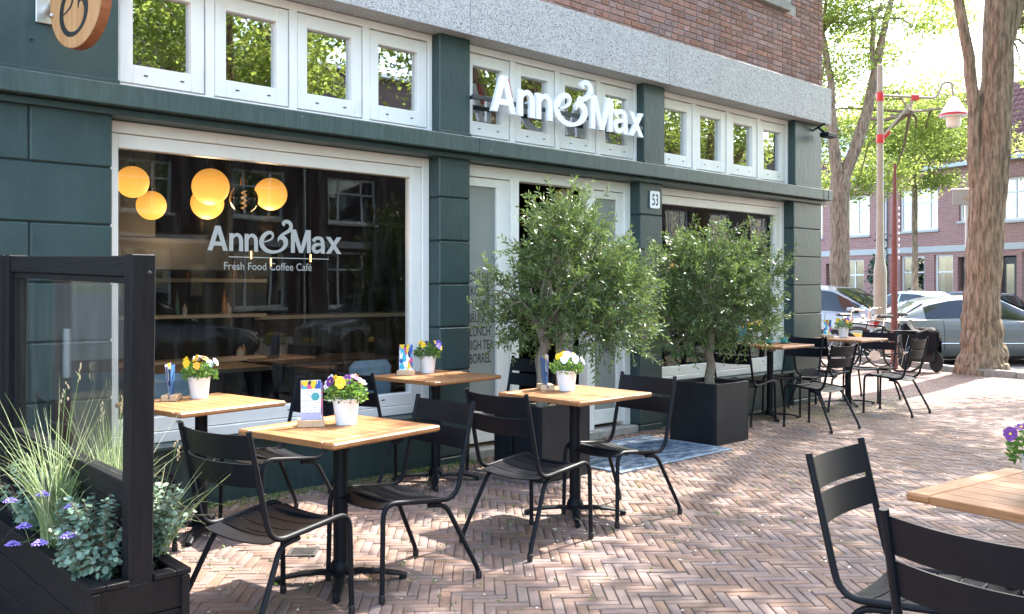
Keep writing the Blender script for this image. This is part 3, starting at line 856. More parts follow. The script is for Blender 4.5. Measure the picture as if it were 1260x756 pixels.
# shelving on the back wall and a bar
sh = empty('wall_shelf', (2.6, 3.9, 0.06), 0, 'dark shelf unit with pale shelves and bottles deep inside the cafe', 'shelf')
pale_shelf = mat('pale_shelf', (0.45, 0.40, 0.32), 0.5)
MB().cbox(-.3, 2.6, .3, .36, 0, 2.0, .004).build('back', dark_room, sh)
for z in (.55, 1.05, 1.45):
    MB().cbox(-.3, 2.6, 0, .3, z, z + .04, .004).build('shelf', pale_shelf, sh)
cols = [(0.35, 0.16, 0.05), (0.05, 0.15, 0.12), (0.5, 0.45, 0.4), (0.12, 0.05, 0.03), (0.25, 0.3, 0.3)]
bmats = [mat('bottle_%s' % c, cc, .25) for c, cc in zip(('amber', 'green', 'cream', 'brown', 'grey'), cols)]
rb = random.Random(5)
items = sorted((rb.choice((0, 1, 2)), rb.uniform(2.4, 5.1), rb.randrange(5), rb.uniform(.022, .045), rb.uniform(.1, .27), rb.uniform(.06, .24)) for i in range(22))
seen = {}
for lv, xx, ci, r, h, dy in items:
    cn = ('amber', 'green', 'cream', 'brown', 'grey')[ci]; kk = (lv, cn); seen[kk] = seen.get(kk, 0) + 1
    lab = '%s %s bottle from the left on the %s shelf inside the cafe' % (('first', 'second', 'third', 'fourth', 'fifth', 'sixth')[seen[kk] - 1], cn, ('lowest', 'middle', 'top')[lv])
    tag(MB().lathe([(r, 0), (r, h * .62), (r * .4, h * .8), (r * .35, h)], 10).build('bottle', bmats[ci], None, (xx, 3.9 + dy, .06 + (.592, 1.092, 1.492)[lv])), lab, 'bottle', 'bottles on the cafe shelves')
hood = empty('extractor_hood', (3.0, 3.0, 1.62), 0, 'dark blue extractor hood behind the window lettering', 'hood')
blue_m = mat('dark_blue_panel', (.02, .03, .048), .5)
MB().cbox(-.4, 1.3, 0, .6, 0, .32, .01).build('canopy', blue_m, hood)
MB().cbox(.2, .6, .15, .45, .32, 1.87, .01).build('duct', blue_m, hood)
bar = empty('bar_counter', (5.6, 4.3, .06), 0, 'dark bar counter with pale top deep inside the cafe', 'counter')
MB().cbox(-.9, 3.6, 0, .5, 0, 1.0, .01).build('front', wood_dark, bar)
MB().cbox(-.95, 3.65, -.05, .55, 1.0, 1.05, .006).build('worktop', pale_shelf, bar)
# window bench with cushions, inside table and stools behind the first window
bench_b = empty('window_bench', (2.1, .30, .06), 0, 'dark wooden window bench behind the big left window', 'bench')
MB().cbox(0, 2.5, 0, .42, .36, .41, .006).build('seat', wood_dark, bench_b)
MB().cbox(0, 2.5, .03, .06, 0, .36, .004).build('front_board', wood_dark, bench_b)
cush = mat('blue_cushion', (0.10, 0.15, 0.19), 0.9, col2=(0.14, 0.2, 0.25), nscale=10, bump=.2)
for x, w, lab in ((2.32, .42, 'blue grey cushion at the left end of the window bench'), (4.02, .40, 'blue grey cushion at the right end of the window bench')):
    b = MB()
    b.cbox(x, x + w, .30, .42, .475, .86, .05)
    tag(b.build('cushion', cush), lab, 'cushion', 'cushions on the window bench')
for i, (x, y) in enumerate(((3.1, 1.35), (4.5, 1.5), (8.9, 1.3))):
    t = empty('indoor_table', (x, y, .06), 0, ['long dark indoor table behind the left window', 'dark indoor table near the door side of the left window', 'dark indoor table behind the right-hand window'][i], 'table', 'dark tables inside the cafe')
    MB().cbox(-.6, .6, -.35, .35, .71, .745, .005).build('top', wood_dark, t)
    for sx in (-.5, .5):
        MB().cbox(sx - .03, sx + .03, -.28, .28, 0, .71, .004).build('leg', black_metal, t)
# ------------------------------------------------------------------ terrace furniture
def make_chair():
    r0 = empty('bistro_chair')
    TR = .0125
    for s in (-1, 1):
        y = .225 * s
        path = arc_path([(.272, y * 1.02, .012), (.262, y, .452), (-.175, y, .408), (-.285, y, .878)], [.075, .085], 6)
        MB().tube(path, TR, 10).build('side_frame', black_metal, r0)
        rl = arc_path([(-.015, y * .93, .398), (-.115, y * .95, .388), (-.285, y * 1.14, .05), (-.292, y * 1.15, .012)], [.07, .02], 5)
        MB().tube(rl, TR * .98, 10).build('rear_leg', black_metal, r0)
        for fx, fy in ((.2722, y * 1.02), (-.292, y * 1.15)):
            MB().lathe([(.0145, 0), (.0155, .004), (.0155, .034), (.0125, .038)], 10, None, fx, fy).build('foot_cap', black_plastic, r0)
    # cross bars under the seat
    MB().tube([(-.06, -.213, .395), (-.06, .213, .395)], .010, 8).build('cross_bar', black_metal, r0)
    MB().tube([(.17, -.222, .432), (.17, .222, .432)], .010, 8).build('cross_bar', black_metal, r0)
    def curved_slat(p0, p1, sag, w, nx, thick=.005, ny=10):
        """slat between profile points p0->p1 (x,z) swept across y with sag along nx (x,z)"""
        v = []; f = []
        m = len(p0)
        b = MB()
        rows = []
        for side in (0, 1):
            for j in range(ny + 1):
                t = -1 + 2 * j / ny
                k = (1 - t * t) * sag
                for (x, z) in p0:
                    rows.append((x + nx[0] * k + (p1[0] * thick if side else 0), t * w, z + nx[1] * k + (p1[1] * thick if side else 0)))
        n1 = (ny + 1) * m
        for j in range(ny):
            for i in range(m - 1):
                a = j * m + i
                f.append((a, a + 1, a + m + 1, a + m))
                f.append((n1 + a, n1 + a + m, n1 + a + m + 1, n1 + a + 1))
        for j in range(ny):
            a = j * m; f.append((a, a + m, n1 + a + m, n1 + a)); a = j * m + m - 1; f.append((a, n1 + a, n1 + a + m, a + m))
        for i in range(m - 1):
            a = i; f.append((a, n1 + a, n1 + a + 1, a + 1)); a = ny * m + i; f.append((a, a + 1, n1 + a + 1, n1 + a))
        b.add(rows, f, True)
        return b
    # seat profile (front to back)
    def prof(t):
        x = .262 - .44 * t
        z = .455 - .012 * math.exp(-((t) / .1) ** 2) * 2.2 - .046 * t
        return (x, z)
    ns = 5; gap = .018
    for i in range(ns):
        t0 = i / ns + (gap / 2 if i else 0); t1 = (i + 1) / ns - gap / 2
        pts = [prof(t0 + (t1 - t0) * q / 4) for q in range(5)]
        if i == 0: pts = [(.268, .432)] + pts
        curved_slat(pts, (0, -1), .02, .214, (0, -1)).build('seat_slat', black_metal, r0)
    # back slats between the posts
    d = Vector((-.110, 0, .47)).normalized()
    for a, b in ((.235, .335), (.352, .458)):
        pts = []
        for q in range(5):
            h = a + (b - a) * q / 4
            pts.append((-.180 + d.x * h + .004, .415 + d.z * h))
        curved_slat(pts, (1, .2), .028, .214, (-1, -.2)).build('back_slat', black_metal, r0)
    return r0

GC = 'black metal bistro chairs on the terrace'
chairs = [
    (1.945, -2.19, 11, 0, 'black slatted bistro chair nearest the plant box, at the front left table'),
    (2.80, -.74, 184, 0, 'black bistro chair between the two left-hand tables, its back seen behind the menu'),
    (3.76, -.50, 2, 0, 'black bistro chair whose back shows right behind the front pot of pansies'),
    (2.70, -2.12, 180, 0, 'black bistro chair tucked in on the right of the front left table'),
    (3.647, -2.075, 4, 0, 'black bistro chair with its back to the front left table, left of the middle table'),
    (4.98, -.50, 186, 0, 'black bistro chair in front of the lettered glass door'),
    (4.50, -2.02, 178, 0, 'black bistro chair in front of the blue doormat'),
    (1.80, -.66, 3, 0, 'black bistro chair mostly hidden behind the wooden windscreen post'),
    (8.55, -.36, 2, 0, 'black bistro chair half hidden behind the right olive planter'),
    (9.56, -.37, 182, 0, 'black bistro chair right of the table with teal cups, against the corner pier'),
    (10.20, -.38, -2, 0, 'black bistro chair between the two far tables, facing the last table'),
    (8.76, -1.13, 86, 0, 'black bistro chair seen from behind on the street side of the table with teal cups'),
    (11.40, -.42, 180, 0, 'black bistro chair beyond the farthest table, in front of the parked bicycles'),
    (10.42, -1.18, 92, 0, 'black bistro chair farthest right of the distant group, seen from behind'),
    (3.13, -4.49, -86, 0, 'black bistro chair left of the right-hand foreground table, its grey back toward the street'),
    (2.57, -5.00, -6, 0, 'black bistro chair nearest the camera at the bottom right corner'),
]
proto = make_chair()
for i, (x, y, rz, dz, lab) in enumerate(chairs):
    o = proto if i == 0 else copy_tree(proto)
    o.location = (x, y, dz + .001); o.rotation_euler = (0, 0, R_(rz))
    tag(o, lab, 'chair', GC)

def make_table(h, s=.70):
    r0 = empty('terrace_table')
    hs = s / 2; th = .03; z0 = h - th
    eb = .085
    em = MB().cbox(-hs, hs, -.5 * eb, .5 * eb, 0, th, .008).mesh('end_board', teak_x)
    for y in (-hs + eb / 2, hs - eb / 2):
        link_mesh('end_board', em, None, r0, (0, y, z0))
    nsl = 8; sw = s / nsl
    sm = MB().cbox(.0008, sw - .0008, -hs + eb + .0005, hs - eb - .0005, 0, th - .001, .0025).mesh('top_slat', teak)
    for i in range(nsl):
        link_mesh('top_slat', sm, None, r0, (-hs + i * sw, 0, z0))
    MB().cbox(-.11, .11, -.11, .11, z0 - .012, z0 - .001, .003).build('top_plate', black_metal, r0)
    MB().cbox(-.045, .075, -.03, .03, z0 - .05, z0 - .012, .004).build('tilt_bracket', mat('grey_bracket', (.08, .08, .085), .5), r0)
    pole = MB().lathe([(.036, .055), (.036, z0 - .045)], 20)
    pole.build('pole', black_metal, r0)
    hub = MB().lathe([(.05, .045), (.055, .06), (.05, .085), (.038, .105)], 16); hub.build('hub', black_metal, r0)
    for k in range(4):
        M = Matrix.Rotation(R_(45 + 90 * k), 4, 'Z')
        b = MB()
        st = [(.03, .030, .055, .022), (.10, .028, .060, .02), (.20, .026, .052, .018), (.29, .021, .036, .016), (.325, .017, .026, .014)]
        vs = []; fs = []
        for (x, w, zt, t) in st:
            vs += [(x, -w, zt - t), (x, w, zt - t), (x, w, zt - .006), (x, w * .6, zt), (x, -w * .6, zt), (x, -w, zt - .006)]
        for i in range(len(st) - 1):
            for q in range(6):
                a = i * 6 + q; c = i * 6 + (q + 1) % 6
                fs.append((a, a + 6, c + 6, c))
        fs += [tuple(range(6)), tuple(range(6 * len(st) - 1, 6 * len(st) - 7, -1))]
        b.add(vs, fs, True, M)
        b.lathe([(.018, 0), (.02, .006), (.016, .016)], 10, M, .305, 0)
        b.build('base_foot', black_metal, r0, sharp=30)
    return r0

GT = 'wooden terrace tables'
tables = {
    'a': (2.36, -.60, 8, .77, 'square slatted teak table behind the plant box by the big window'),
    'b': (2.465, -1.945, 9, .76, 'square slatted teak table at the front left with a purple and yellow pansy pot'),
    'c': (4.27, -.43, 5, .79, 'square teak table against the first green pier with a bright patterned menu card'),
    'd': (4.28, -1.84, 1, .78, 'square teak table in the middle of the terrace before the left olive tree'),
    'e': (9.02, -.40, 1, .82, 'square teak table with two teal cups behind the right olive planter'),
    'f': (10.80, -.42, 0, .82, 'small looking farthest teak table beyond the corner pier'),
    'g': (3.38, -4.86, -7, .76, 'pale teak table at the right edge of the foreground'),
}
TBL = {}
for k, (x, y, rz, h, lab) in tables.items():
    t = make_table(h); t.location = (x, y, 0.001); t.rotation_euler = (0, 0, R_(rz))
    tag(t, lab, 'table', GT); TBL[k] = (x, y, R_(rz), h)

def on_table(k, px, py):
    x, y, a, h = TBL[k]
    return (x + px * math.cos(a) - py * math.sin(a), y + px * math.sin(a) + py * math.cos(a), h + .0015)

# ---------------- flower pots with pansies
PC = {'yellow': (0.75, 0.45, 0.01), 'orange': (0.75, 0.28, 0.01), 'purple': (0.11, 0.015, 0.13), 'violet': (0.09, 0.05, 0.32), 'white': (0.75, 0.74, 0.70), 'dark': (0.035, 0.008, 0.03)}
PM = {k: mat('petal_' + k, c, .6, col2=tuple(min(1, q * 1.35) for q in c), nscale=60) for k, c in PC.items()}
eye_m = mat('petal_eye', (.8, .5, .02), .6)
def pansy(m):
    b = MB()
    for (a, ra, wa, ln) in ((90, .013, .012, 0), (40, .012, .011, 0), (140, .012, .011, 0), (-20, .011, .0105, 0), (200, .011, .0105, 0), (270, .013, .013, 0)):
        ar = R_(a)
        cx, cy = ra * math.cos(ar) * .85, ra * math.sin(ar) * .85
        vs = [(0, 0, .001)]
        for q in range(7):
            t = R_(-120 + 40 * q) + ar
            vs.append((cx + wa * math.cos(t), cy + wa * math.sin(t), .003 + .0025 * math.sin(q * 2.1)))
        b.add(vs, [(0, i, i + 1) for i in range(1, 7)], True)
    return b.mesh('flower', m, sharp=None)
PFM = {k: pansy(m) for k, m in PM.items()}
eye_mesh = MB().lathe([(.0001, .005), (.0035, .0035), (.004, .002)], 6).mesh('flower_eye', eye_m)
def pot_of_pansies(loc, colours, seed, label, rz=0., nf=13, tall=1.):
    rn = random.Random(seed); g = np.random.default_rng(seed)
    root = empty('flower_pot', loc, rz, label, 'flower pot', 'white pots of pansies on the tables')
    H = .128
    MB().lathe([(.0505, 0), (.051, .003), (.0665, H - .004), (.069, H - .003), (.069, H + .003), (.066, H + .003), (.064, H - .012), (.0001, H - .014)], 28).build('pot', pot_white, root)
    MB().lathe([(.063, H - .010), (.0001, H - .004)], 16).build('soil', soil, root)
    N = 430
    ph = g.uniform(0, 2 * np.pi, N); rr = np.sqrt(g.uniform(0, 1, N)) * .108; hh = H + g.uniform(0.0, .09, N) * tall * (1.15 - (rr / .11) ** 2 * .55)
    C = np.stack([rr * np.cos(ph), rr * np.sin(ph), hh - (rr > .085) * .012], 1)
    d = np.stack([np.cos(ph), np.sin(ph), g.uniform(-.2, .9, N)], 1) + g.normal(0, .5, (N, 3)); d /= np.linalg.norm(d, axis=1)[:, None]
    u = np.cross(d, g.normal(0, 1, (N, 3))); u /= np.linalg.norm(u, axis=1)[:, None]
    me = quad_mesh('foliage', C, d * g.uniform(.010, .018, N)[:, None], u * g.uniform(.005, .009, N)[:, None], leaf_pansy, g.random(N))
    link_mesh('foliage', me, None, root)
    for i in range(nf):
        c = colours[i % len(colours)]
        a = rn.uniform(0, 2 * math.pi); r_ = math.sqrt(rn.random()) * .104
        z = H + (.10 - .35 * r_) * tall + rn.uniform(0, .03)
        out = Vector((math.cos(a) * r_ * 9 + rn.gauss(0, .25), math.sin(a) * r_ * 9 + rn.gauss(0, .25), .55)) + Vector((-.35, -.5, 0)).xyz
        q = out.normalized().to_track_quat('Z', 'Y')
        f = link_mesh('flower', PFM[c], None, root, (math.cos(a) * r_, math.sin(a) * r_, z)); f.rotation_euler = q.to_euler()
        s = rn.uniform(1.05, 1.45); f.scale = (s, s, s)
        e = link_mesh('flower_eye', eye_mesh, None, f)
    return root
pot_of_pansies(on_table('a', 0.1, 0.18), ['yellow', 'dark', 'white', 'orange', 'dark', 'yellow', 'white'], 11, 'white pot of dark and yellow pansies on the table behind the plant box', nf=16)
pot_of_pansies(on_table('b', 0.08, 0.05), ['purple', 'yellow', 'white', 'purple', 'yellow', 'white'], 12, 'white pot of purple, yellow and white pansies on the front left table', nf=18)
pot_of_pansies(on_table('c', 0.1, 0.2), ['yellow', 'violet', 'yellow', 'white', 'violet'], 13, 'white pot of yellow and violet pansies on the table by the first pier', nf=14)
pot_of_pansies(on_table('d', 0.04, 0.11), ['yellow', 'white', 'violet', 'white', 'yellow'], 14, 'white pot of white and yellow pansies on the middle terrace table', nf=15)
pot_of_pansies(on_table('e', 0.1, 0.24), ['yellow'], 15, 'white pot of all yellow pansies on the table with teal cups', nf=9)
pot_of_pansies(on_table('f', 0.16, 0.14), ['yellow', 'orange', 'violet', 'yellow'], 16, 'white pot of yellow and violet pansies on the farthest table', nf=12)
pot_of_pansies(on_table('g', -.06, .035), ['purple', 'purple', 'yellow'], 17, 'white pot of purple pansies cut by the right edge of the picture', nf=10)

# ---------------- menu holders
def print_mat(name, kind):
    m, nt, p, N, L = _nt(name)
    p.inputs['Roughness'].default_value = .35
    tc = N.new('ShaderNodeTexCoord')
    if kind == 'pattern':
        v = N.new('ShaderNodeTexVoronoi'); v.inputs['Scale'].default_value = 34; v.distance = 'MANHATTAN'
        mp = N.new('ShaderNodeMapping'); mp.inputs['Scale'].default_value = (1.2, 1, .6); L.new(tc.outputs['Object'], mp.inputs[0]); L.new(mp.outputs[0], v.inputs['Vector'])
        r = N.new('ShaderNodeValToRGB'); r.color_ramp.interpolation = 'CONSTANT'
        cs = [(.82, .82, .82), (.02, .10, .38), (.80, .80, .82), (.03, .42, .55), (.78, .55, .02), (.85, .85, .85), (.55, .08, .22), (.02, .02, .05)]
        el = r.color_ramp.elements
        while len(el) < len(cs): el.new(.5)
        for i, c in enumerate(cs): el[i].position = i / len(cs); el[i].color = (*c, 1)
        sp = N.new('ShaderNodeSeparateColor'); L.new(v.outputs['Color'], sp.inputs[0]); L.new(sp.outputs[0], r.inputs[0]); L.new(r.outputs[0], p.inputs['Base Color'])
    else:
        w = N.new('ShaderNodeTexWave'); w.bands_direction = 'Z'; w.inputs['Scale'].default_value = 26; w.inputs['Distortion'].default_value = 1.5; w.inputs['Detail Scale'].default_value = 30
        L.new(tc.outputs['Object'], w.inputs['Vector'])
        n2 = N.new('ShaderNodeTexNoise'); n2.inputs['Scale'].default_value = 130; L.new(tc.outputs['Object'], n2.inputs['Vector'])
        mu = N.new('ShaderNodeMath'); mu.operation = 'MULTIPLY'; L.new(w.outputs['Fac'], mu.inputs[0]); L.new(n2.outputs[0], mu.inputs[1])
        r = N.new('ShaderNodeValToRGB'); r.color_ramp.elements[0].position = .42; r.color_ramp.elements[1].position = .5
        r.color_ramp.elements[0].color = (.80, .81, .85, 1); r.color_ramp.elements[1].color = (.35, .37, .45, 1)
        L.new(mu.outputs[0], r.inputs[0]); L.new(r.outputs[0], p.inputs['Base Color'])
    MATS[name] = m
    return m
pr_pat = print_mat('patterned_print', 'pattern'); pr_txt = print_mat('printed_menu', 'text')
paper_blue = mat('paper_blue', (.05, .13, .30), .4); paper_teal = mat('paper_teal', (.05, .33, .36), .4); paper_lav = mat('paper_lavender', (.42, .42, .62), .4); paper_pink = mat('paper_pink', (.6, .18, .25), .4)
def menu_holder(k, px, py, rz, cards, label, tilt=0):
    loc = on_table(k, px, py)
    root = empty('menu_holder', loc, rz, label, 'menu holder', 'wooden menu holders on the tables')
    b = MB(); b.cbox(-.065, .065, -.045, -.006, 0, .034, .002); b.cbox(-.065, .065, .006, .045, 0, .034, .002); b.cbox(-.065, .065, -.0058, .0058, 0, .012, .0005)
    b.build('block', pale_wood, root)
    for i, (mm, w, h, xo, lean, band) in enumerate(cards):
        c = MB().box(-w / 2, w / 2, -.0007, .0007, 0, h).build('card', mm, root, (xo, -.003 + i * .0028, .0125), (R_(-lean), 0, R_(1.5 * i)))
        if band:
            MB().box(-w / 2 + .001, w / 2 - .001, -.0011, -.0008, h * .80, h - .002).build('photo_band', pr_pat, c)
            MB().box(-w / 2 + .001, w / 2 - .001, -.0011, -.0008, .02, .055).build('colour_band', paper_lav, c)
            MB().lathe([(.02, 0), (.0001, .0003)], 16, Matrix.Translation((w * .22, -.0012, h * .62)) @ Matrix.Rotation(R_(90), 4, 'X')).build('round_stamp', paper_teal, c)
    return root
A35 = R_(-10)
menu_holder('a', -0.06, 0.22, R_(52), [(paper_blue, .09, .2, 0, -1, 0), (pr_pat, .09, .21, 0, 4, 0), (paper_lav, .085, .205, 0, 8, 0)], 'pale wood menu holder with leaning leaflets on the table behind the plant box')
menu_holder('b', -0.07, 0.14, R_(-28), [(pr_txt, .098, .215, 0, 1, 1), (pr_pat, .09, .205, .01, 5, 0), (paper_pink, .09, .20, .015, 8, 0)], 'pale wood menu holder with printed menu on the front left table')
menu_holder('c', -0.12, 0.2, R_(-46), [(pr_pat, .10, .215, 0, 0, 0), (paper_lav, .09, .2, -.01, 4, 0)], 'pale wood menu holder with colourful patterned card on the table by the first pier')
menu_holder('d', -0.02, 0.24, R_(58), [(paper_lav, .09, .215, 0, -1, 0), (pr_pat, .09, .21, 0, 4, 0), (paper_blue, .09, .2, .01, 7, 0)], 'pale wood menu holder seen edge on, on the middle terrace table')
menu_holder('e', -0.18, 0.24, R_(-40), [(paper_teal, .09, .15, 0, 1, 0), (pr_pat, .09, .2, 0, 4, 0)], 'pale wood menu holder half hidden by olive leaves, on the table with teal cups')
menu_holder('f', -0.06, 0.24, R_(-40), [(pr_pat, .10, .21, 0, 2, 0), (paper_lav, .09, .2, 0, 5, 0)], 'pale wood menu holder on the farthest table')

# ---------------- cups
for i, (px, py, lab) in enumerate(((.06, .05, 'teal cup and saucer nearer the flower pot, leaf in front'), (.25, -.03, 'teal cup and saucer at the right side of the table'))):
    c = empty('coffee_cup', on_table('e', px, py), R_(40 + 50 * i), lab, 'cup', 'teal cups')
    MB().lathe([(.03, 0), (.045, .003), (.075, .012), (.076, .015), (.044, .009), (.0001, .008)], 26).build('saucer', teal_cup, c)
    MB().lathe([(.026, .010), (.03, .014), (.044, .035), (.049, .062), (.050, .070), (.047, .070), (.041, .035), (.0001, .02)], 24).build('cup', teal_cup, c)
    MB().tube([(.047, 0, .058), (.067, 0, .056), (.068, 0, .036), (.043, 0, .03)], .0045, 8).build('handle', teal_cup, c)

# ------------------------------------------------------------------ doormat
mm, nt, p, N, L = _nt('blue_mat')
p.inputs['Roughness'].default_value = .95
tc = N.new('ShaderNodeTexCoord'); nz = N.new('ShaderNodeTexNoise'); nz.inputs['Scale'].default_value = 5; nz.inputs['Detail'].default_value = 9; nz.inputs['Roughness'].default_value = .7
mp = N.new('ShaderNodeMapping'); mp.inputs['Scale'].default_value = (1, 3.2, 1); L.new(tc.outputs['Object'], mp.inputs[0]); L.new(mp.outputs[0], nz.inputs['Vector'])
rp = N.new('ShaderNodeValToRGB'); rp.color_ramp.elements[0].position = .44; rp.color_ramp.elements[1].position = .6
rp.color_ramp.elements[0].color = (.03, .062, .11, 1); rp.color_ramp.elements[1].color = (.22, .26, .31, 1)
L.new(nz.outputs[0], rp.inputs[0]); L.new(rp.outputs[0], p.inputs['Base Color'])
mat_root = empty('doormat', (6.24, -.72, .002), 0, 'worn blue patterned mat lying between the olive planters', 'doormat')
g = MB(); nx, ny = 34, 22
W2, D2 = .74, .47
rm = random.Random(4)
vs = []; fs = []
for j in range(ny + 1):
    for i in range(nx + 1):
        e = min(i, nx - i, j, ny - j)
        vs.append((-W2 + 2 * W2 * i / nx, -D2 + 2 * D2 * j / ny, .0035 + (.004 * rm.random() if e else 0) + .004 * math.sin(i * .7 + j * .3)**2 * (e > 0)))
for j in range(ny):
    for i in range(nx):
        a = j * (nx + 1) + i; fs.append((a, a + 1, a + nx + 2, a + nx + 1))
g.add(vs, fs, True); g.build('carpet', mm, mat_root, sharp=None)
edge_m = mat('mat_border', (.16, .22, .29), .95, col2=(.3, .36, .42), nscale=20, bump=.4)
for (x0, x1, y0, y1) in ((-W2 - .03, W2 + .03, -D2 - .035, -D2), (-W2 - .03, W2 + .03, D2, D2 + .03), (-W2 - .03, -W2, -D2, D2), (W2, W2 + .03, -D2, D2)):
    MB().cbox(x0 + .0005, x1 - .0005, y0 + .0005, y1 - .0005, 0.0, .010, .003).build('border', edge_m, mat_root)

# ------------------------------------------------------------------ olive trees in planters
def box_planter(loc, w, h, label):
    r0 = empty('square_planter', loc, 0, label, 'planter', 'anthracite square planters')
    t = .022; hw = w / 2
    for k in range(4):
        M = Matrix.Rotation(R_(90 * k), 4, 'Z')
        MB().cbox(-hw + .0005, hw - t - .0005, -hw, -hw + t, 0, h, .003, M).build('side_panel', planter_grey, r0)
    MB().box(-hw + t, hw - t, -hw + t, hw - t, h - .07, h - .045).build('soil', soil, r0)
    return r0
box_planter((5.035, -.79, .001), .53, .56, 'tall anthracite square planter of the left olive tree, behind the middle table')
box_planter((7.335, -.755, .001), .53, .56, 'anthracite square planter of the right olive tree at the end of the mat')

def olive(loc, seed, blobs, label, trunk_top, n_twig, r0=.045, extra=()):
    """blobs: (cx,cy,cz,rx,ry,rz,weight) ellipsoids of the crown relative to loc"""
    rn = random.Random(seed); g = np.random.default_rng(seed)
    root = empty('olive_tree', loc, 0, label, 'tree', 'olive trees in planters')
    tr = MB()
    pts = [(0, 0, 0)]; zt = trunk_top
    for i in range(1, 6):
        pts.append((rn.gauss(0, .006) * i, rn.gauss(0, .006) * i, zt * i / 5))
    tr.tube(pts, [r0 * 1.15, r0, r0 * .95, r0 * .92, r0 * .95, r0 * .8], 12)
    tr.build('trunk', bark_olive, root)
    fork = Vector(pts[-1])
    br = MB(); limb_pts = []
    wsum = sum(b[6] for b in blobs)
    ends = []
    for b in blobs:
        for q in range(max(2, int(5 * b[6]))):
            v = Vector((rn.gauss(0, 1), rn.gauss(0, 1), rn.gauss(0, .9))).normalized() * rn.uniform(.5, .9)
            e = Vector((b[0] + v.x * b[3], b[1] + v.y * b[4], b[2] + v.z * b[5]))
            if e.z < .12 + zt * .5: e.z = zt * .7 + rn.random() * .1
            ends.append(e)
            mid = fork.lerp(e, .5) + Vector((rn.gauss(0, .05), rn.gauss(0, .05), .08 + rn.random() * .08))
            ps = [fork.lerp(mid, 0), fork.lerp(mid, .5) + Vector((rn.gauss(0, .02), rn.gauss(0, .02), .02)), mid, mid.lerp(e, .5) + Vector((0, 0, .02)), e]
            br.tube(ps, [.017, .013, .009, .006, .003], 6)
            limb_pts += [mid, mid.lerp(e, .5), e]
    C = []; D = []; U = []; T = []; Ln = []
    tw = MB()
    for i in range(n_twig):
        x = rn.random() * wsum
        for b in blobs:
            x -= b[6]
            if x <= 0: break
        while True:
            v = Vector((rn.uniform(-1, 1), rn.uniform(-1, 1), rn.uniform(-1, 1)))
            if v.length <= 1: break
        if rn.random() < .6: v = v.normalized() * rn.uniform(.72, 1.0)
        base = Vector((b[0] + v.x * b[3] * .92, b[1] + v.y * b[4] * .92, b[2] + v.z * b[5] * .92))
        out = Vector((v.x, v.y, v.z * .6 + .45)).normalized()
        if v.z < -.3: out = Vector((v.x, v.y, -.55 + rn.random() * .5)).normalized()
        out = (out + Vector((rn.gauss(0, .38), rn.gauss(0, .38), rn.gauss(0, .38)))).normalized()
        ln = rn.uniform(.10, .22) if rn.random() < .8 else rn.uniform(.22, .36)
        bend = Vector((0, 0, rn.uniform(-.03, .02)))
        p2 = base + out * ln * .5 + bend * .3; p3 = base + out * ln + bend
        tw.tube([base, p2, p3], [.0022, .0018, .001], 3, caps=False)
        nl = int(ln / .0125)
        light = rn.random()
        for k in range(nl):
            t = (k + rn.random() * .6) / nl
            p = base.lerp(p2, t * 2) if t < .5 else p2.lerp(p3, t * 2 - 1)
            side = out.orthogonal().normalized(); side.rotate(Matrix.Rotation((k % 2) * math.pi + (k // 2) * 1.6 + rn.gauss(0, .4), 3, out))
            dd = (out * rn.uniform(.55, 1.0) + side * rn.uniform(.6, 1.0)).normalized()
            l = rn.uniform(.023, .038) * (1.0 - .3 * t)
            C.append(p + dd * l); D.append(dd * l)
            w = dd.cross(Vector((rn.gauss(0, 1), rn.gauss(0, 1), rn.gauss(0, 1)))).normalized() * rn.uniform(.0055, .0088)
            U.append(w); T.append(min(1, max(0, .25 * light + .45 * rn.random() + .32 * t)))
    br.build('limbs', bark_olive, root)
    o = tw.build('twigs', bark_olive, root); o['kind'] = 'stuff'
    C = np.array([c[:] for c in C]); D = np.array([c[:] for c in D]); U = np.array([c[:] for c in U])
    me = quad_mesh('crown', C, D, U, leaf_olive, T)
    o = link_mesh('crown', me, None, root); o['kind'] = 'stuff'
    return root
# left tree: broad crown, drooping side limbs; local axes: x along the facade, y into it
olive((5.035, -.79, .51), 21, [(.24, -.10, 1.04, .40, .38, .44, 1.25), (.10, -.05, 1.40, .20, .22, .22, .28), (.32, .0, 1.38, .22, .24, .2, .24), (.52, -.28, .84, .34, .30, .36, .85), (-.02, .10, .68, .24, .24, .2, .3),
                              (-.26, .20, .90, .20, .18, .10, .10), (.24, -.34, .62, .28, .24, .2, .24), (.66, -.14, .90, .20, .22, .32, .36), (.14, .12, .9, .28, .25, .3, .28), (-.22, .12, .70, .16, .16, .08, .08)],
      'larger olive tree with silvery leaves in front of the cafe entrance', .62, 1380)
olive((7.335, -.755, .51), 22, [(.00, 0.0, .88, .46, .44, .42, 1.4), (-.28, .14, 1.20, .20, .2, .18, .28), (.08, -.08, 1.14, .32, .3, .22, .36), (.50, -.26, 1.06, .18, .18, .34, .28), (.32, -.16, .62, .32, .30, .26, .5), (-.32, .1, .56, .28, .28, .24, .42), (.12, -.04, 1.46, .08, .1, .14, .05)],
      'rounder olive tree with a bare pale stem beside the distant tables', .5, 1250)

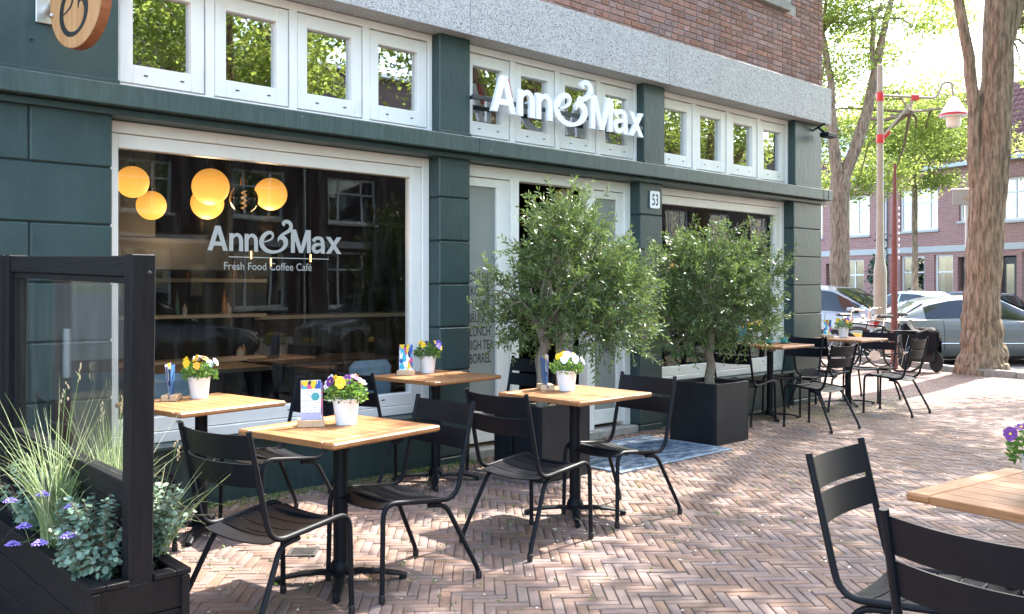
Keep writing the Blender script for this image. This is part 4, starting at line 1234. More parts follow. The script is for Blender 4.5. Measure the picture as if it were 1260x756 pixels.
# ------------------------------------------------------------------ wooden plant box with glass windscreen, at right angles to the facade
SCR = empty('plant_box_screen', (1.295, -.05, .0), 0, 'black stained wooden plant box with a framed glass windscreen standing on it', 'windscreen')
SCR.rotation_euler = (R_(1.35), 0, 0)
x0, x1, L0 = -.178, .178, -2.385            # local: box runs along -y
hb = .455
def scr(mb, name, m, parent=SCR): return mb.build(name, m, parent)
zs = [0.01, .155, .30, .425]
for i in range(3):
    scr(MB().cbox(x0, x0 + .024, L0 + .026, 0, zs[i] + .002, zs[i + 1] - .002, .003), 'side_board', stained_wood)
    scr(MB().cbox(x1 - .024, x1, L0 + .026, 0, zs[i] + .002, zs[i + 1] - .002, .003), 'side_board', stained_wood)
    scr(MB().cbox(x0, x1, L0, L0 + .024, zs[i] + .002, zs[i + 1] - .002, .003), 'end_board', stained_wood)
for xx, yy in ((x0 - .001, L0 - .002), (x1 - .03, L0 - .002)):
    scr(MB().cbox(xx, xx + .031, yy - .012, yy, .0, .423, .003), 'corner_batten', stained_wood_z)
scr(MB().cbox(x0 - .006, x0 + .05, L0 - .012, 0, .4255, .447, .003), 'rim_board', stained_wood)
scr(MB().cbox(x1 - .05, x1 + .006, L0 - .012, 0, .4255, .447, .003), 'rim_board', stained_wood)
scr(MB().cbox(x0 + .051, -.046, L0 - .012, L0 + .045, .4255, .4465, .003), 'rim_board', stained_wood)
scr(MB().cbox(.046, x1 - .051, L0 - .012, L0 + .045, .4255, .4465, .003), 'rim_board', stained_wood)
scr(MB().box(x0 + .026, x1 - .026, L0 + .03, -.01, .36, .385), 'soil', soil)
def scr_panel(ya, yb):
    pw = .058
    scr(MB().cbox(-.044, .044, ya, ya + .075, .39, 1.628, .004), 'post', stained_wood_z)
    scr(MB().cbox(-.044, .044, yb - .075, yb, .39, 1.628, .004), 'post', stained_wood_z)
    top = scr(MB().cbox(-.034, .034, ya + .076, yb - .076, 1.545, 1.622, .004), 'top_rail', stained_wood)
    MB().cbox(-.02, .012, ya + .076, yb - .076, 1.518, 1.544, .002).build('glazing_bead', stained_wood, top)
    bot = scr(MB().cbox(-.034, .034, ya + .076, yb - .076, .70, .785, .004), 'bottom_rail', stained_wood)
    for zz in (.40, .55):
        scr(MB().cbox(-.016, .016, ya + .076, yb - .076, zz, zz + .147, .003), 'infill_board', stained_wood)
    for yy in (ya + .076, yb - .076 - .03):
        scr(MB().cbox(-.02, .012, yy, yy + .03, .786, 1.517, .002), 'glazing_bead', stained_wood_z)
    scr(MB().box(-.003, .003, ya + .08, yb - .08, .787, 1.543), 'glass_pane', pane_screen)
scr_panel(L0 + .002, L0 + 1.655)
scr_panel(L0 + 1.685, -.03)
MB().lathe([(.009, 0), (.009, .004), (.003, .006)], 8, Matrix.Translation((.018, L0 + .001, 1.56)) @ Matrix.Rotation(R_(90), 4, 'X')).build('screw', black_plastic, SCR)

def scr_pt(x, y, z):
    return SCR.matrix_basis @ Vector((x, y, z))
# plants in the box
def grass_tuft(base, n, hmin, hmax, seed, label, lean=(0, 0)):
    rn = random.Random(seed)
    root = empty('ornamental_grass', base, 0, label, 'grass plant', 'grasses in the plant box')
    vs = []; fs = []; tint = []
    for i in range(n):
        a = rn.uniform(0, 2 * math.pi); d = Vector((math.cos(a), math.sin(a), 0))
        h = rn.uniform(hmin, hmax); sp = rn.uniform(.05, .62) * h; drop = rn.random() ** 2 * .55 * h
        kink = rn.random() < .22
        b0 = Vector((rn.gauss(0, .022), rn.gauss(0, .03), 0)); w = rn.uniform(.0017, .0032)
        side = Vector((-d.y, d.x, 0)); side.rotate(Matrix.Rotation(rn.uniform(0, 3), 3, 'Z'))
        m = 8; k0 = len(vs)
        for q in range(m + 1):
            t = q / m
            p = b0 + d * sp * t ** 1.6 + Vector((lean[0] * t * h, lean[1] * t * h, h * t - drop * max(0, t - .45) ** 1.5 * 2.2))
            if kink and t > .6: p += d * (t - .6) * .5 * h; p.z -= (t - .6) * 1.15 * h
            ww = w * (1 - t ** 3) + .0003
            vs += [tuple(p - side * ww), tuple(p + side * ww)]
        tv = rn.random()
        for q in range(m):
            fs.append((k0 + 2 * q, k0 + 2 * q + 1, k0 + 2 * q + 3, k0 + 2 * q + 2)); tint.append(tv)
    me = bpy.data.meshes.new('blades'); me.from_pydata(vs, [], fs); me.materials.append(blade)
    at = me.attributes.new('tint', 'FLOAT', 'FACE'); at.data.foreach_set('value', tint)
    o = link_mesh('blades', me, None, root); o['kind'] = 'stuff'
    # seed heads
    for i in range(2):
        a = rn.uniform(0, 6.28)
        p1 = Vector((math.cos(a) * .12, math.sin(a) * .1, hmax * rn.uniform(.92, 1.05)))
        MB().tube([(0, 0, 0), tuple(p1 * .6 + Vector((0, 0, hmax * .06))), tuple(p1)], .0013, 4, caps=False).build('stalk', blade, root)
        b = MB()
        for q in range(9):
            pp = p1 + Vector((rn.gauss(0, .006), rn.gauss(0, .006), -.05 + q * .009))
            b.sphere(tuple(pp), rn.uniform(.0025, .0042), 5, 4, sz=2.0)
        b.build('seed_head', mat('seed_head', (.42, .33, .2), .8) if 'seed_head' not in MATS else MATS['seed_head'], root)
    return root
grass_tuft(scr_pt(-.10, -1.72, .38), 190, .32, .74, 31, 'tall arching pale grass in front of the windscreen glass')
grass_tuft(scr_pt(.12, -1.75, .38), 260, .30, .66, 32, 'bushy sunlit grass seen through the windscreen glass')
grass_tuft(scr_pt(.13, -2.1, .38), 55, .28, .5, 33, 'thin grass blades reaching past the windscreen post', lean=(.25, -.1))

def eucalyptus(base, n, seed, label, spread=.16, hmax=.34, lean=(0, 0)):
    rn = random.Random(seed); root = empty('eucalyptus_plant', base, 0, label, 'plant', 'eucalyptus in the plant box')
    st = MB(); vs = []; fs = []; T = []
    for i in range(n):
        a = rn.uniform(0, 6.28); sp = rn.uniform(.2, 1) * spread; h = rn.uniform(.3, 1) * hmax
        e = Vector((math.cos(a) * sp + lean[0], math.sin(a) * sp + lean[1], h)); mid = e * .5 + Vector((0, 0, h * .22))
        b0 = Vector((rn.gauss(0, .03), rn.gauss(0, .05), 0))
        st.tube([b0, mid, e], [.0026, .002, .001], 4, caps=False)
        nl = int((e.length) / .019); tv = rn.random() * .5
        for k in range(2, nl):
            t = k / nl
            p = (b0 * (1 - t) + mid * t * 2 * (1 - t) + e * t * t) if t < 1 else e
            p = b0 * (1 - t) ** 2 + mid * 2 * t * (1 - t) + e * t * t
            ax = (e - b0).normalized()
            for s in (0, 1):
                sd = ax.orthogonal().normalized(); sd.rotate(Matrix.Rotation(k * 1.57 + s * math.pi + rn.gauss(0, .3), 3, ax))
                r = rn.uniform(.0105, .0195) * (1.1 - .45 * t)
                nrm = (ax * .7 + Vector((rn.gauss(0, .4), rn.gauss(0, .4), .4 + rn.gauss(0, .3)))).normalized()
                u = (sd - nrm * sd.dot(nrm)).normalized(); v = nrm.cross(u)
                c = p + u * (r + .004); k0 = len(vs)
                for q in range(8):
                    an = q * math.pi / 4
                    vs.append(tuple(c + u * r * math.cos(an) * 1.1 + v * r * math.sin(an) * .85 + nrm * (.12 * r * math.cos(2 * an))))
                fs.append(tuple(range(k0, k0 + 8))); T.append(min(1, tv + rn.random() * .55))
    st.build('stems', mat('euca_stem', (.16, .10, .06), .8) if 'euca_stem' not in MATS else MATS['euca_stem'], root)
    me = bpy.data.meshes.new('leaves'); me.from_pydata(vs, [], fs); me.materials.append(leaf_euca)
    at = me.attributes.new('tint', 'FLOAT', 'FACE'); at.data.foreach_set('value', T)
    o = link_mesh('leaves', me, None, root); o['kind'] = 'stuff'
    return root
eucalyptus(scr_pt(-.09, -2.2, .385), 46, 41, 'round leaved eucalyptus in front of the windscreen post', .20, .36)
eucalyptus(scr_pt(-.06, -1.35, .385), 46, 42, 'blue green eucalyptus at the left edge of the plant box', .22, .36)
eucalyptus(scr_pt(.11, -2.1, .385), 48, 43, 'sunlit pale eucalyptus spilling out right of the windscreen post', .16, .36, (.07, -.04))
eucalyptus(scr_pt(-.08, -1.95, .385), 24, 44, 'eucalyptus with reddish stems between the grass and the post', .12, .31)
scab = mat('scabiosa_petal', (.30, .20, .62), .7, col2=(.42, .30, .74), nscale=60)
def scabiosa(base, top, seed, label):
    rn = random.Random(seed); root = empty('scabiosa_flower', base, 0, label, 'flower', 'lilac flowers in the plant box')
    t = Vector(top) - Vector(base)
    MB().tube([(0, 0, 0), tuple(t * .5 + Vector((0, 0, .04))), tuple(t)], .0015, 5, caps=False).build('stem', blade, root)
    b = MB()
    for ringi, (rr, nn, zz) in enumerate(((.030, 13, 0), (.020, 10, .007), (.010, 7, .012))):
        for q in range(nn):
            a = 6.28 * q / nn + ringi * .3; c, s = math.cos(a), math.sin(a); w = .0075
            b.add([(t.x + c * rr * .2, t.y + s * rr * .2, t.z + zz), (t.x + c * rr * .7 - s * w, t.y + s * rr * .7 + c * w, t.z + zz + .003 * rn.random()), (t.x + c * rr * 1.1, t.y + s * rr * 1.1, t.z + zz - .005 * rn.random()), (t.x + c * rr * .7 + s * w, t.y + s * rr * .7 - c * w, t.z + zz + .002)], [(0, 1, 2, 3)])
    b.build('petals', scab, root)
for i, (x, y, z, lab) in enumerate(((-.24, -2.02, .535, 'largest lilac flower at the front of the plant box'), (-.235, -1.80, .55, 'lilac flower left of the largest one'), (-.26, -1.74, .47, 'lowest lilac flower hanging over the rim'),
                                    (-.16, -1.78, .66, 'lilac flower high in the grass'), (-.12, -2.0, .65, 'small lilac flower near the eucalyptus leaves'), (.14, -1.72, .66, 'lilac flower seen through the glass'), (.16, -1.62, .60, 'lower lilac flower seen through the glass'), (-.20, -2.22, .60, 'lilac flower in front of the windscreen post'), (-.22, -1.55, .60, 'lilac flower at the left behind the tall grass'))):
    scabiosa(scr_pt(-.08 if x < 0 else .1, y + .05, .385), scr_pt(x, y, z), 50 + i, lab)

# ---------------- small drain cover in the paving
dr_ = empty('drain_cover', (2.58, -1.39, .002), R_(49), 'small dark iron drain cover set in the paving behind the front left table', 'drain cover')
iron = mat('cast_iron', (.03, .028, .027), .7, col2=(.06, .05, .045), nscale=20)
for k in range(4):
    M_ = Matrix.Rotation(R_(90 * k), 4, 'Z')
    MB().cbox(-.08, .06, -.08, -.062, 0, .006, .001, M_).build('rim', iron, dr_)
for k in range(6):
    MB().cbox(-.055 + k * .02, -.045 + k * .02, -.06, .06, 0, .005, .001).build('bar', iron, dr_)
# ------------------------------------------------------------------ street trees
def dep(px, py, z):
    """point on the ray of a picture position at depth z (metres) - a way of reading positions off the photo"""
    lat = (px - 630) / 1120 * z
    return Vector((z * _F.x + lat * _Rt.x, z * _F.y + lat * _Rt.y - 5.8, 1.45 + (354 - py) / 1120 * z))

def crown_mesh(blobs, n_clump, per, leaf, seed, sd=.3, flat=.5):
    g = np.random.default_rng(seed)
    w = np.array([b[3] * b[4] * b[5] for b in blobs]) ** .67; w /= w.sum()
    idx = g.choice(len(blobs), n_clump, p=w)
    B = np.array(blobs)[idx]
    v = g.normal(0, 1, (n_clump, 3)); v /= np.linalg.norm(v, axis=1)[:, None]
    rad = g.uniform(.35, 1.0, n_clump) ** .6
    cc = B[:, :3] + v * rad[:, None] * B[:, 3:6]
    shade = g.uniform(0, .5, n_clump)
    C = np.repeat(cc, per, 0) + g.normal(0, 1, (n_clump * per, 3)) * np.array([sd, sd, sd * flat])
    n = len(C)
    d = g.normal(0, 1, (n, 3)); d[:, 2] *= .55; d[:, 2] -= .25; d /= np.linalg.norm(d, axis=1)[:, None]
    u = np.cross(d, g.normal(0, .6, (n, 3)) + np.array([0, 0, 1.0])); u /= np.linalg.norm(u, axis=1)[:, None]
    ll = g.uniform(.7, 1.25, n) * leaf
    T = np.clip(np.repeat(shade, per) * 1.2 + g.uniform(0, .4, n), 0, 1)
    return quad_mesh('crown', C, d * ll[:, None], u * (ll * .55)[:, None], leaf_street, T), cc

def tree(base, trunk, limbs, blobs, n_clump, per, leaf, seed, label, group, sd=.3, branch=26, flat=.5, root_flare=False, crown=None):
    """trunk: [(point, radius)], limbs: list of such lists (world coords)"""
    base = Vector(base)
    root = empty('street_tree', base, 0, label, 'tree', group)
    rn = random.Random(seed)
    def wob(pl, nseg=4):
        P = [Vector(p) - base for p, r in pl]; Rr = [r for p, r in pl]; op = [P[0]]; orr = [Rr[0]]
        for i in range(len(P) - 1):
            for k in range(1, nseg + 1):
                t = k / nseg; r = Rr[i] + (Rr[i + 1] - Rr[i]) * t
                j = Vector((rn.gauss(0, 1), rn.gauss(0, 1), 0)) * r * .05
                op.append(P[i].lerp(P[i + 1], t) + (j if k < nseg or i < len(P) - 2 else Vector())); orr.append(r * (1 + rn.gauss(0, .03)))
        return op, orr
    op, orr = wob(trunk)
    if root_flare:
        o2 = []; r2 = []
        for i in range(len(op) - 1):
            for k in range(5):
                t = k / 5; o2.append(op[i].lerp(op[i + 1], t)); r2.append(orr[i] + (orr[i + 1] - orr[i]) * t)
        tb = MB().tube(o2 + [op[-1]], r2 + [orr[-1]], 110, ridge=.05)
    else: tb = MB().tube(op, orr, 30 if orr[0] > .2 else 12, ridge=.06)
    tb.build('trunk', bark, root)
    lb = MB()
    for l in limbs:
        a, b = wob(l, 3); lb.tube(a, b, 10)
    if crown is None:
        me, cc = crown_mesh([(b[0] - base.x, b[1] - base.y, b[2] - base.z, *b[3:]) for b in blobs], n_clump, per, leaf, seed, sd, flat)
    else:
        me, cc = crown
    tip = [Vector(l[-1][0]) - base for l in limbs] or [op[-1]]
    for k in range(branch):
        e = Vector(cc[rn.randrange(len(cc))]); s = min(tip, key=lambda q: (q - e).length)
        m1 = s.lerp(e, .5) + Vector((rn.gauss(0, .2), rn.gauss(0, .2), rn.uniform(.05, .4)))
        lb.tube([s, m1, e], [.05, .032, .01], 6, caps=False)
    lb.build('limbs', bark, root)
    o = link_mesh('crown', me, None, root); o['kind'] = 'stuff'
    return root, (me, cc)

GT2 = 'street trees'
D1 = 15.35
bt = [(dep(1208, 464, D1), 0.440), (dep(1208, 452, D1), 0.383), (dep(1208, 436, D1), 0.334), (dep(1207, 415, D1), 0.304), (dep(1207, 385, D1), 0.286), (dep(1211, 310, D1), 0.277), (dep(1217, 235, D1), 0.277), (dep(1225, 120, D1), 0.251), (dep(1230, 10, D1), 0.229), (dep(1232, -80, D1), 0.202)]
top1 = bt[-1][0]
tree(tuple(dep(1208, 461, D1)), bt,
     [[(dep(1207, 262, D1), .09), (dep(1200, 225, D1), .11), (dep(1198, 185, D1), .11), (dep(1199, 135, D1), .105), (dep(1192, 70, D1), .095), (dep(1178, -5, D1), .08), (dep(1140, -120, D1), .06)],
      [(top1, .2), (top1 + Vector((-1.6, -.8, 1.4)), .13), (top1 + Vector((-3.2, -1.6, 2.2)), .07)],
      [(top1, .2), (top1 + Vector((.9, .6, 1.8)), .13), (top1 + Vector((1.5, .9, 3.2)), .06)],
      [(dep(1236, 60, D1), .12), (dep(1262, -20, D1), .09), (dep(1290, -70, D1), .05)],
      [(top1, .16), (top1 + Vector((-.6, -1.8, 1.2)), .11), (top1 + Vector((-1.4, -3.4, 1.6)), .05)]],
     [(16.9, -.8, 9.6, 2.2, 2.2, 1.5), (14.2, -2.9, 9.2, 2.0, 1.5, 1.1), (15.6, 1.9, 10.6, 1.8, 1.5, 1.0), (17.6, .5, 9.6, 2.0, 2.0, 1.5), (11.0, -3.1, 8.5, 1.5, .9, .6), (14.6, -5.0, 9.0, 1.8, 1.5, 1.1), (12.6, -4.0, 8.9, 1.7, 1.3, .8), (10.2, -4.4, 8.2, 1.2, .9, .5), (18.1, -1.6, 7.1, 1.0, 1.0, .6), (9.6, -2.0, 8.4, .9, .5, .4)],  # outer clumps, out of view, added to dapple the terrace
     235, 95, .068, 61, 'huge rough barked street tree standing inside the kerb at the right', GT2, sd=.36, root_flare=True)
# forked tree behind the lamp post
D2_ = 24.5
tree(tuple(dep(1032, 425, D2_)), [(dep(1032, 425, D2_), .36), (dep(1033, 380, D2_), .26), (dep(1033, 300, D2_), .245), (dep(1034, 232, D2_), .255), (dep(1034, 210, D2_), .24)],
     [[(dep(1031, 215, D2_), .17), (dep(1026, 185, D2_), .145), (dep(1024, 150, D2_), .13), (dep(1022, 100, D2_), .10), (dep(1012, 40, D2_), .06)],
      [(dep(1038, 218, D2_), .18), (dep(1052, 185, D2_), .16), (dep(1068, 135, D2_), .145), (dep(1076, 95, D2_), .13), (dep(1086, 45, D2_), .10), (dep(1094, 10, D2_), .08), (dep(1110, -40, D2_), .05)],
      [(dep(1078, 100, D2_), .08), (dep(1073, 65, D2_), .075), (dep(1075, 22, D2_), .07)],
      [(dep(1064, 145, D2_), .06), (dep(1090, 148, D2_), .045), (dep(1120, 138, D2_), .02)]],
     [(*dep(1040, 60, 25), 1.6, 1.6, 1.2), (*dep(1110, 25, 26), 1.7, 1.7, 1.1), (*dep(1030, 175, 26), .9, .9, .7), (*dep(1125, 130, 26.5), 1.3, 1.2, .7), (*dep(1155, 175, 27), 1.0, 1.0, .45), (*dep(1000, -10, 24), 1.5, 1.5, .8), (*dep(1060, -60, 25), 2.2, 2, 1.0), (*dep(1150, 105, 28), .9, .9, .5), (*dep(1040, 130, 27), 1.4, 1.4, .7), (*dep(1030, 225, 28), .8, .8, .6), (*dep(1085, 210, 28), .9, .9, .7), (*dep(1160, 140, 27), 1.2, 1.2, .6)],
     300, 115, .06, 62, 'forked street tree with a sawn off limb behind the lamp post', GT2, sd=.34, branch=34)
D3 = 31.
tree(tuple(dep(1126, 400, D3)), [(dep(1126, 400, D3), .11), (dep(1126, 300, D3), .095), (dep(1125, 210, D3), .08), (dep(1123, 150, D3), .06), (dep(1120, 110, D3), .03)],
     [[(dep(1125, 215, D3), .04), (dep(1145, 190, D3), .02)]],
     [(*dep(1125, 180, D3), 1.6, 1.6, .7), (*dep(1135, 222, D3), .9, .9, .3), (*dep(1100, 140, D3), 1.3, 1.3, .8), (*dep(1160, 160, D3), 1.2, 1.2, .8), (*dep(1085, 200, D3), .8, .8, .5)],
     165, 110, .06, 63, 'young slim street tree in front of the far brick house', GT2, sd=.33, branch=16)
D4 = 27.
tree(tuple(dep(1345, 430, D4)), [(dep(1345, 430, D4), .3), (dep(1345, 200, D4), .25), (dep(1335, 60, D4), .2)],
     [[(dep(1335, 60, D4), .12), (dep(1270, 20, D4), .08), (dep(1225, 40, D4), .03)]],
     [(*dep(1265, 60, D4), 1.2, 1.2, 1.0), (*dep(1262, 165, D4), .8, .8, .6), (*dep(1180, 25, D4), .7, .7, .5), (*dep(1340, 0, D4), 2.4, 2.4, 1.6), (*dep(1250, 5, D4), .9, .9, .5)],
     95, 110, .06, 64, 'street tree reaching in from beyond the right edge of the picture', GT2, sd=.33, branch=16)
# trees of the cafe's own street (behind the viewer): they shade the terrace and show in the window panes
cr = None
for i, (x, y, s, rz, lab) in enumerate(((11.3, -6.35, 1.12, 0, 'street tree behind the viewer, mirrored in the right-hand panes'), (4.6, -10.8, 1.05, 80, 'street tree behind the viewer, mirrored in the left upper panes'), (15.0, -9.4, 1.05, 150, 'street tree across the road, mirrored over the entrance'),
                                   (21.5, -8.8, 1.0, 220, 'street tree across the road, mirrored in the far right panes'), (8.8, -12.4, 1.15, 300, 'second row street tree, mirrored in the upper panes of the left window'))):
    b = (x, y, -.15)
    if cr is None:
        rt, cr = tree(b, [((x, y, -.16), .3), ((x + .05, y, 1.5), .23), ((x, y + .05, 3.6), .2)],
             [[((x, y + .05, 3.5), .15), ((x + .8, y + .5, 5.2), .11), ((x + 1.4, y + 1.0, 6.8), .05)], [((x, y + .05, 3.5), .15), ((x - .9, y + .2, 5.0), .11), ((x - 1.8, y + .3, 6.6), .05)], [((x, y + .05, 3.5), .15), ((x + .1, y - .8, 5.2), .11), ((x + .3, y - 1.6, 7.0), .05)]],
             [(x, y, 7.2, 2.9, 2.9, 1.7), (x + 1.4, y + .8, 5.9, 1.7, 1.7, .9), (x - 1.5, y + .6, 5.6, 1.8, 1.7, .9), (x, y - 1.6, 5.8, 1.8, 1.5, .9), (x - .3, y + 1.6, 4.9, 1.3, 1.2, .6)],
             190, 105, .065, 71, lab, 'street trees mirrored in the window panes', sd=.34)
        first = rt; rt.scale = (s, s, s)
    else:
        c = copy_tree(first); c.location = b; c.rotation_euler = (0, 0, R_(rz)); c.scale = (s, s, s)
        tag(c, lab, 'tree', 'street trees mirrored in the window panes')

# ------------------------------------------------------------------ brick houses
def brick_mat(name, c1, c2, mort, axis='xz'):
    m, nt, p, N, L = _nt(name)
    p.inputs['Roughness'].default_value = .85
    tc = N.new('ShaderNodeTexCoord'); sp = N.new('ShaderNodeSeparateXYZ'); L.new(tc.outputs['Object'], sp.inputs[0])
    cb = N.new('ShaderNodeCombineXYZ'); L.new(sp.outputs['X'], cb.inputs[0]); L.new(sp.outputs['Z'], cb.inputs[1])
    b = N.new('ShaderNodeTexBrick'); b.inputs['Color1'].default_value = (*c1, 1); b.inputs['Color2'].default_value = (*c2, 1); b.inputs['Mortar'].default_value = (*mort, 1)
    b.inputs['Scale'].default_value = 1; b.inputs['Brick Width'].default_value = .22; b.inputs['Row Height'].default_value = .065; b.inputs['Mortar Size'].default_value = .006
    L.new(cb.outputs[0], b.inputs['Vector']); L.new(b.outputs['Color'], p.inputs['Base Color'])
    MATS[name] = m
    return m
house_brick = brick_mat('house_brick', (.36, .165, .145), (.29, .13, .115), (.40, .35, .32))
tile_m = mat('roof_tile', (.15, .055, .05), .7, col2=(.2, .085, .075), nscale=4, var=.15)
white_trim = mat('white_trim', (.75, .75, .73), .45)
stone_trim = mat('stone_trim', (.45, .45, .44), .7)
zinc = mat('zinc', (.42, .45, .48), .4, metal=.3)
curtain = mat('curtain', (.62, .62, .6), .9, col2=(.75, .75, .73), nscale=3, stretch=(8, 1, .3))
dark_in = mat('house_interior', (.05, .05, .055), .9)

def row_house(loc, rz, w, label, wins, doors, group, eave=6.0, roof=True, x0=0.0, bands=((2.82, 3.06),), dormer=None, cur=True, wall_m=None):
    """local x along the street front, y into the house"""
    h = empty('brick_house', loc, rz, label, 'house', group)
    holes = [(a, b, c, d) for a, b, c, d in wins] + [(a, b, 0.0, d) for a, b, d in doors]
    xs = sorted({x0, x0 + w, *[v for q in holes for v in q[:2]]}); zs = sorted({-.15, eave, *[v for q in holes for v in q[2:]]})
    wb = MB()
    for i in range(len(xs) - 1):
        run = None
        for j in range(len(zs) - 1):
            cx, cz = (xs[i] + xs[i + 1]) / 2, (zs[j] + zs[j + 1]) / 2
            solid = not any(a < cx < b and c < cz < d for a, b, c, d in holes)
            if solid:
                if run is None: run = zs[j]
            if (not solid or j == len(zs) - 2) and run is not None:
                wb.box(xs[i], xs[i + 1], 0, .3, run, zs[j + 1] if solid else zs[j]); run = None
    wo = wb.build('wall', wall_m or house_brick, h)
    MB().box(x0, x0 + w, 6.0, 6.3, -.15, eave).build('rear_wall', house_brick, h)
    MB().box(x0 + .02, x0 + w - .02, 1.6, 1.65, -.15, eave - .1).build('inner_wall', dark_in, h)
    for (z0, z1) in bands:
        for i in range(len(xs) - 1):
            pass
        MB().box(x0, x0 + w, -.035, -.001, z0, z1).build('stone_band', stone_trim, h)
    for (a, b, c, d) in wins:
        wn_ = ring(MB(), a, b, c, d, .09, .09, .09, .09, .10, .17, .004).build('window', white_trim, h)
        n_ = 3 if b - a > 1.5 else (2 if b - a > .9 else 1)
        g = MB()
        for k in range(1, n_):
            xx = a + (b - a) * (k / n_ if n_ == 2 else (.27 if k == 1 else .76)); g.cbox(xx - .035, xx + .035, .105, .165, c + .085, d - .085, .003)
        zz = c + (d - c) * .66
        g.cbox(a + .085, b - .085, .107, .163, zz - .03, zz + .03, .003)
        g.build('glazing_bar', white_trim, wn_)
        MB().box(a + .05, b - .05, .13, .136, c + .05, d - .05).build('pane', pane_house, wn_)
        MB().cbox(a - .06, b + .06, -.07, .1, c - .09, c - .002, .01).build('sill', stone_trim, wn_)
        if cur:
            cw = (b - a) * .22
            for s0, s1 in ((a + .05, a + .05 + cw), (b - .05 - cw, b - .05)):
                MB().box(s0, s1, .3, .33, c, d).build('curtain', curtain, wn_)
    for (a, b, d) in doors:
        dd = MB().box(a + .05, b - .05, .18, .23, 0, d - .05).build('door', mat('dark_door', (.03, .028, .03), .4) if 'dark_door' not in MATS else MATS['dark_door'], h)
        MB().cbox(a + .2, b - .2, .172, .179, 1.2, d - .3, .002).build('door_pane', pane_house, dd)
    MB().cbox(x0, x0 + w, -.22, .02, eave, eave + .16, .02).build('gutter', zinc, h)
    MB().tube([(x0 + .12, -.06, -.1), (x0 + .12, -.06, eave)], .045, 8).build('downpipe', zinc, h)
    if roof:
        sl = math.tan(R_(46)); D_ = 3.1
        ro = MB().add([(x0, -.15, eave + .14), (x0 + w, -.15, eave + .14), (x0 + w, D_, eave + .14 + (D_ + .15) * sl), (x0, D_, eave + .14 + (D_ + .15) * sl), (x0, 6.3, eave), (x0 + w, 6.3, eave)], [(0, 1, 2, 3), (3, 2, 5, 4), (0, 3, 4), (1, 5, 2)]).build('roof', tile_m, h)
        M = Matrix.Translation((0, -.15, eave + .15)) @ Matrix.Rotation(R_(46), 4, 'X')
        nt_ = int(w / .23); rl = .33
        tm = MB()
        pr = [(0, .0), (.03, .012), (.08, .03), (.13, .034), (.18, .016), (.22, .0)]
        vs = [(x, 0, z + .035) for x, z in pr] + [(x, rl + .04, z + .005) for x, z in pr] + [(x, 0, z + .005) for x, z in pr]
        k_ = len(pr)
        tm.add(vs, [(i, i + 1, i + 1 + k_, i + k_) for i in range(k_ - 1)] + [(i + 2 * k_, i + 1 + 2 * k_, i + 1, i) for i in range(k_ - 1)], True)
        tme = tm.mesh('roof_tile', tile_m, sharp=None)
        rows = int((D_ + .15) / math.cos(R_(46)) / rl)
        cnt = 0; stv = MB()
        for r in range(rows):
            for q in range(nt_):
                if cnt < 60 and r < 5 and group == 'row houses across the side street' and cnt < 60:
                    p = M @ Vector((x0 + q * w / nt_, r * rl, 0))
                    wp = h.matrix_basis @ p
                    if in_view(*wp, 0):
                        o = link_mesh('roof_tile', tme, None, ro); o.location = p; o.rotation_euler = (R_(46), 0, 0); cnt += 1; continue
                stv.add(tm.v, tm.f, True, M @ Matrix.Translation((x0 + q * w / nt_, r * rl, 0)))
        o = stv.build('roof_tiles', tile_m, ro, sharp=None); o['kind'] = 'stuff'
        if dormer:
            a, b = dormer; z0 = eave + 1.05
            dm = MB().box(a, b, .75, 3.0, z0 - .1, z0 + 1.35).build('dormer', white_trim, h)
            MB().cbox(a - .15, b + .15, .55, 3.2, z0 + 1.36, z0 + 1.5, .02).build('dormer_roof', zinc, dm)
            n_ = 3; ww = (b - a - .2) / n_
            for k in range(n_):
                MB().box(a + .1 + k * ww + .06, a + .1 + (k + 1) * ww - .06, .735, .748, z0 + .25, z0 + 1.2).build('pane', pane_house, dm)
    return h
HP = dep(1130, 354, 36.0); HP.z = 0
HRZ = math.atan2(-SD.y, -SD.x)
GH = 'row houses across the side street'
row_house((HP.x, HP.y, 0), HRZ, 4.2, 'pink red brick house with a dormer behind the slim tree', [(-.89, .89, 3.70, 5.37), (1.80, 2.25, 3.95, 4.9), (-.85, .28, .75, 2.72), (.72, 1.55, .75, 2.72)], [(1.75, 2.45, 2.6)], GH, 6.0, True, -1.62, dormer=(-1.2, .9))
row_house((HP.x, HP.y, 0), HRZ, 6.4, 'brick house behind the forked tree with white framed windows', [(-3.75, -2.4, 3.66, 5.35), (-6.6, -5.0, 3.66, 5.35), (-3.8, -2.7, .7, 2.65), (-6.4, -5.2, .7, 2.65)], [(-4.8, -4.0, 2.5)], GH, 6.0, True, -8.04, dormer=(-6.2, -4.0))
row_house((HP.x, HP.y, 0), HRZ, 6.0, 'brick house behind the huge tree trunk with a wide upper window', [(3.5, 5.4, 3.85, 5.4), (6.4, 7.8, 3.85, 5.4), (4.3, 5.6, .75, 2.7), (2.85, 3.3, 1.0, 2.7)], [(3.4, 4.1, 2.6)], GH, 6.0, True, 2.60)
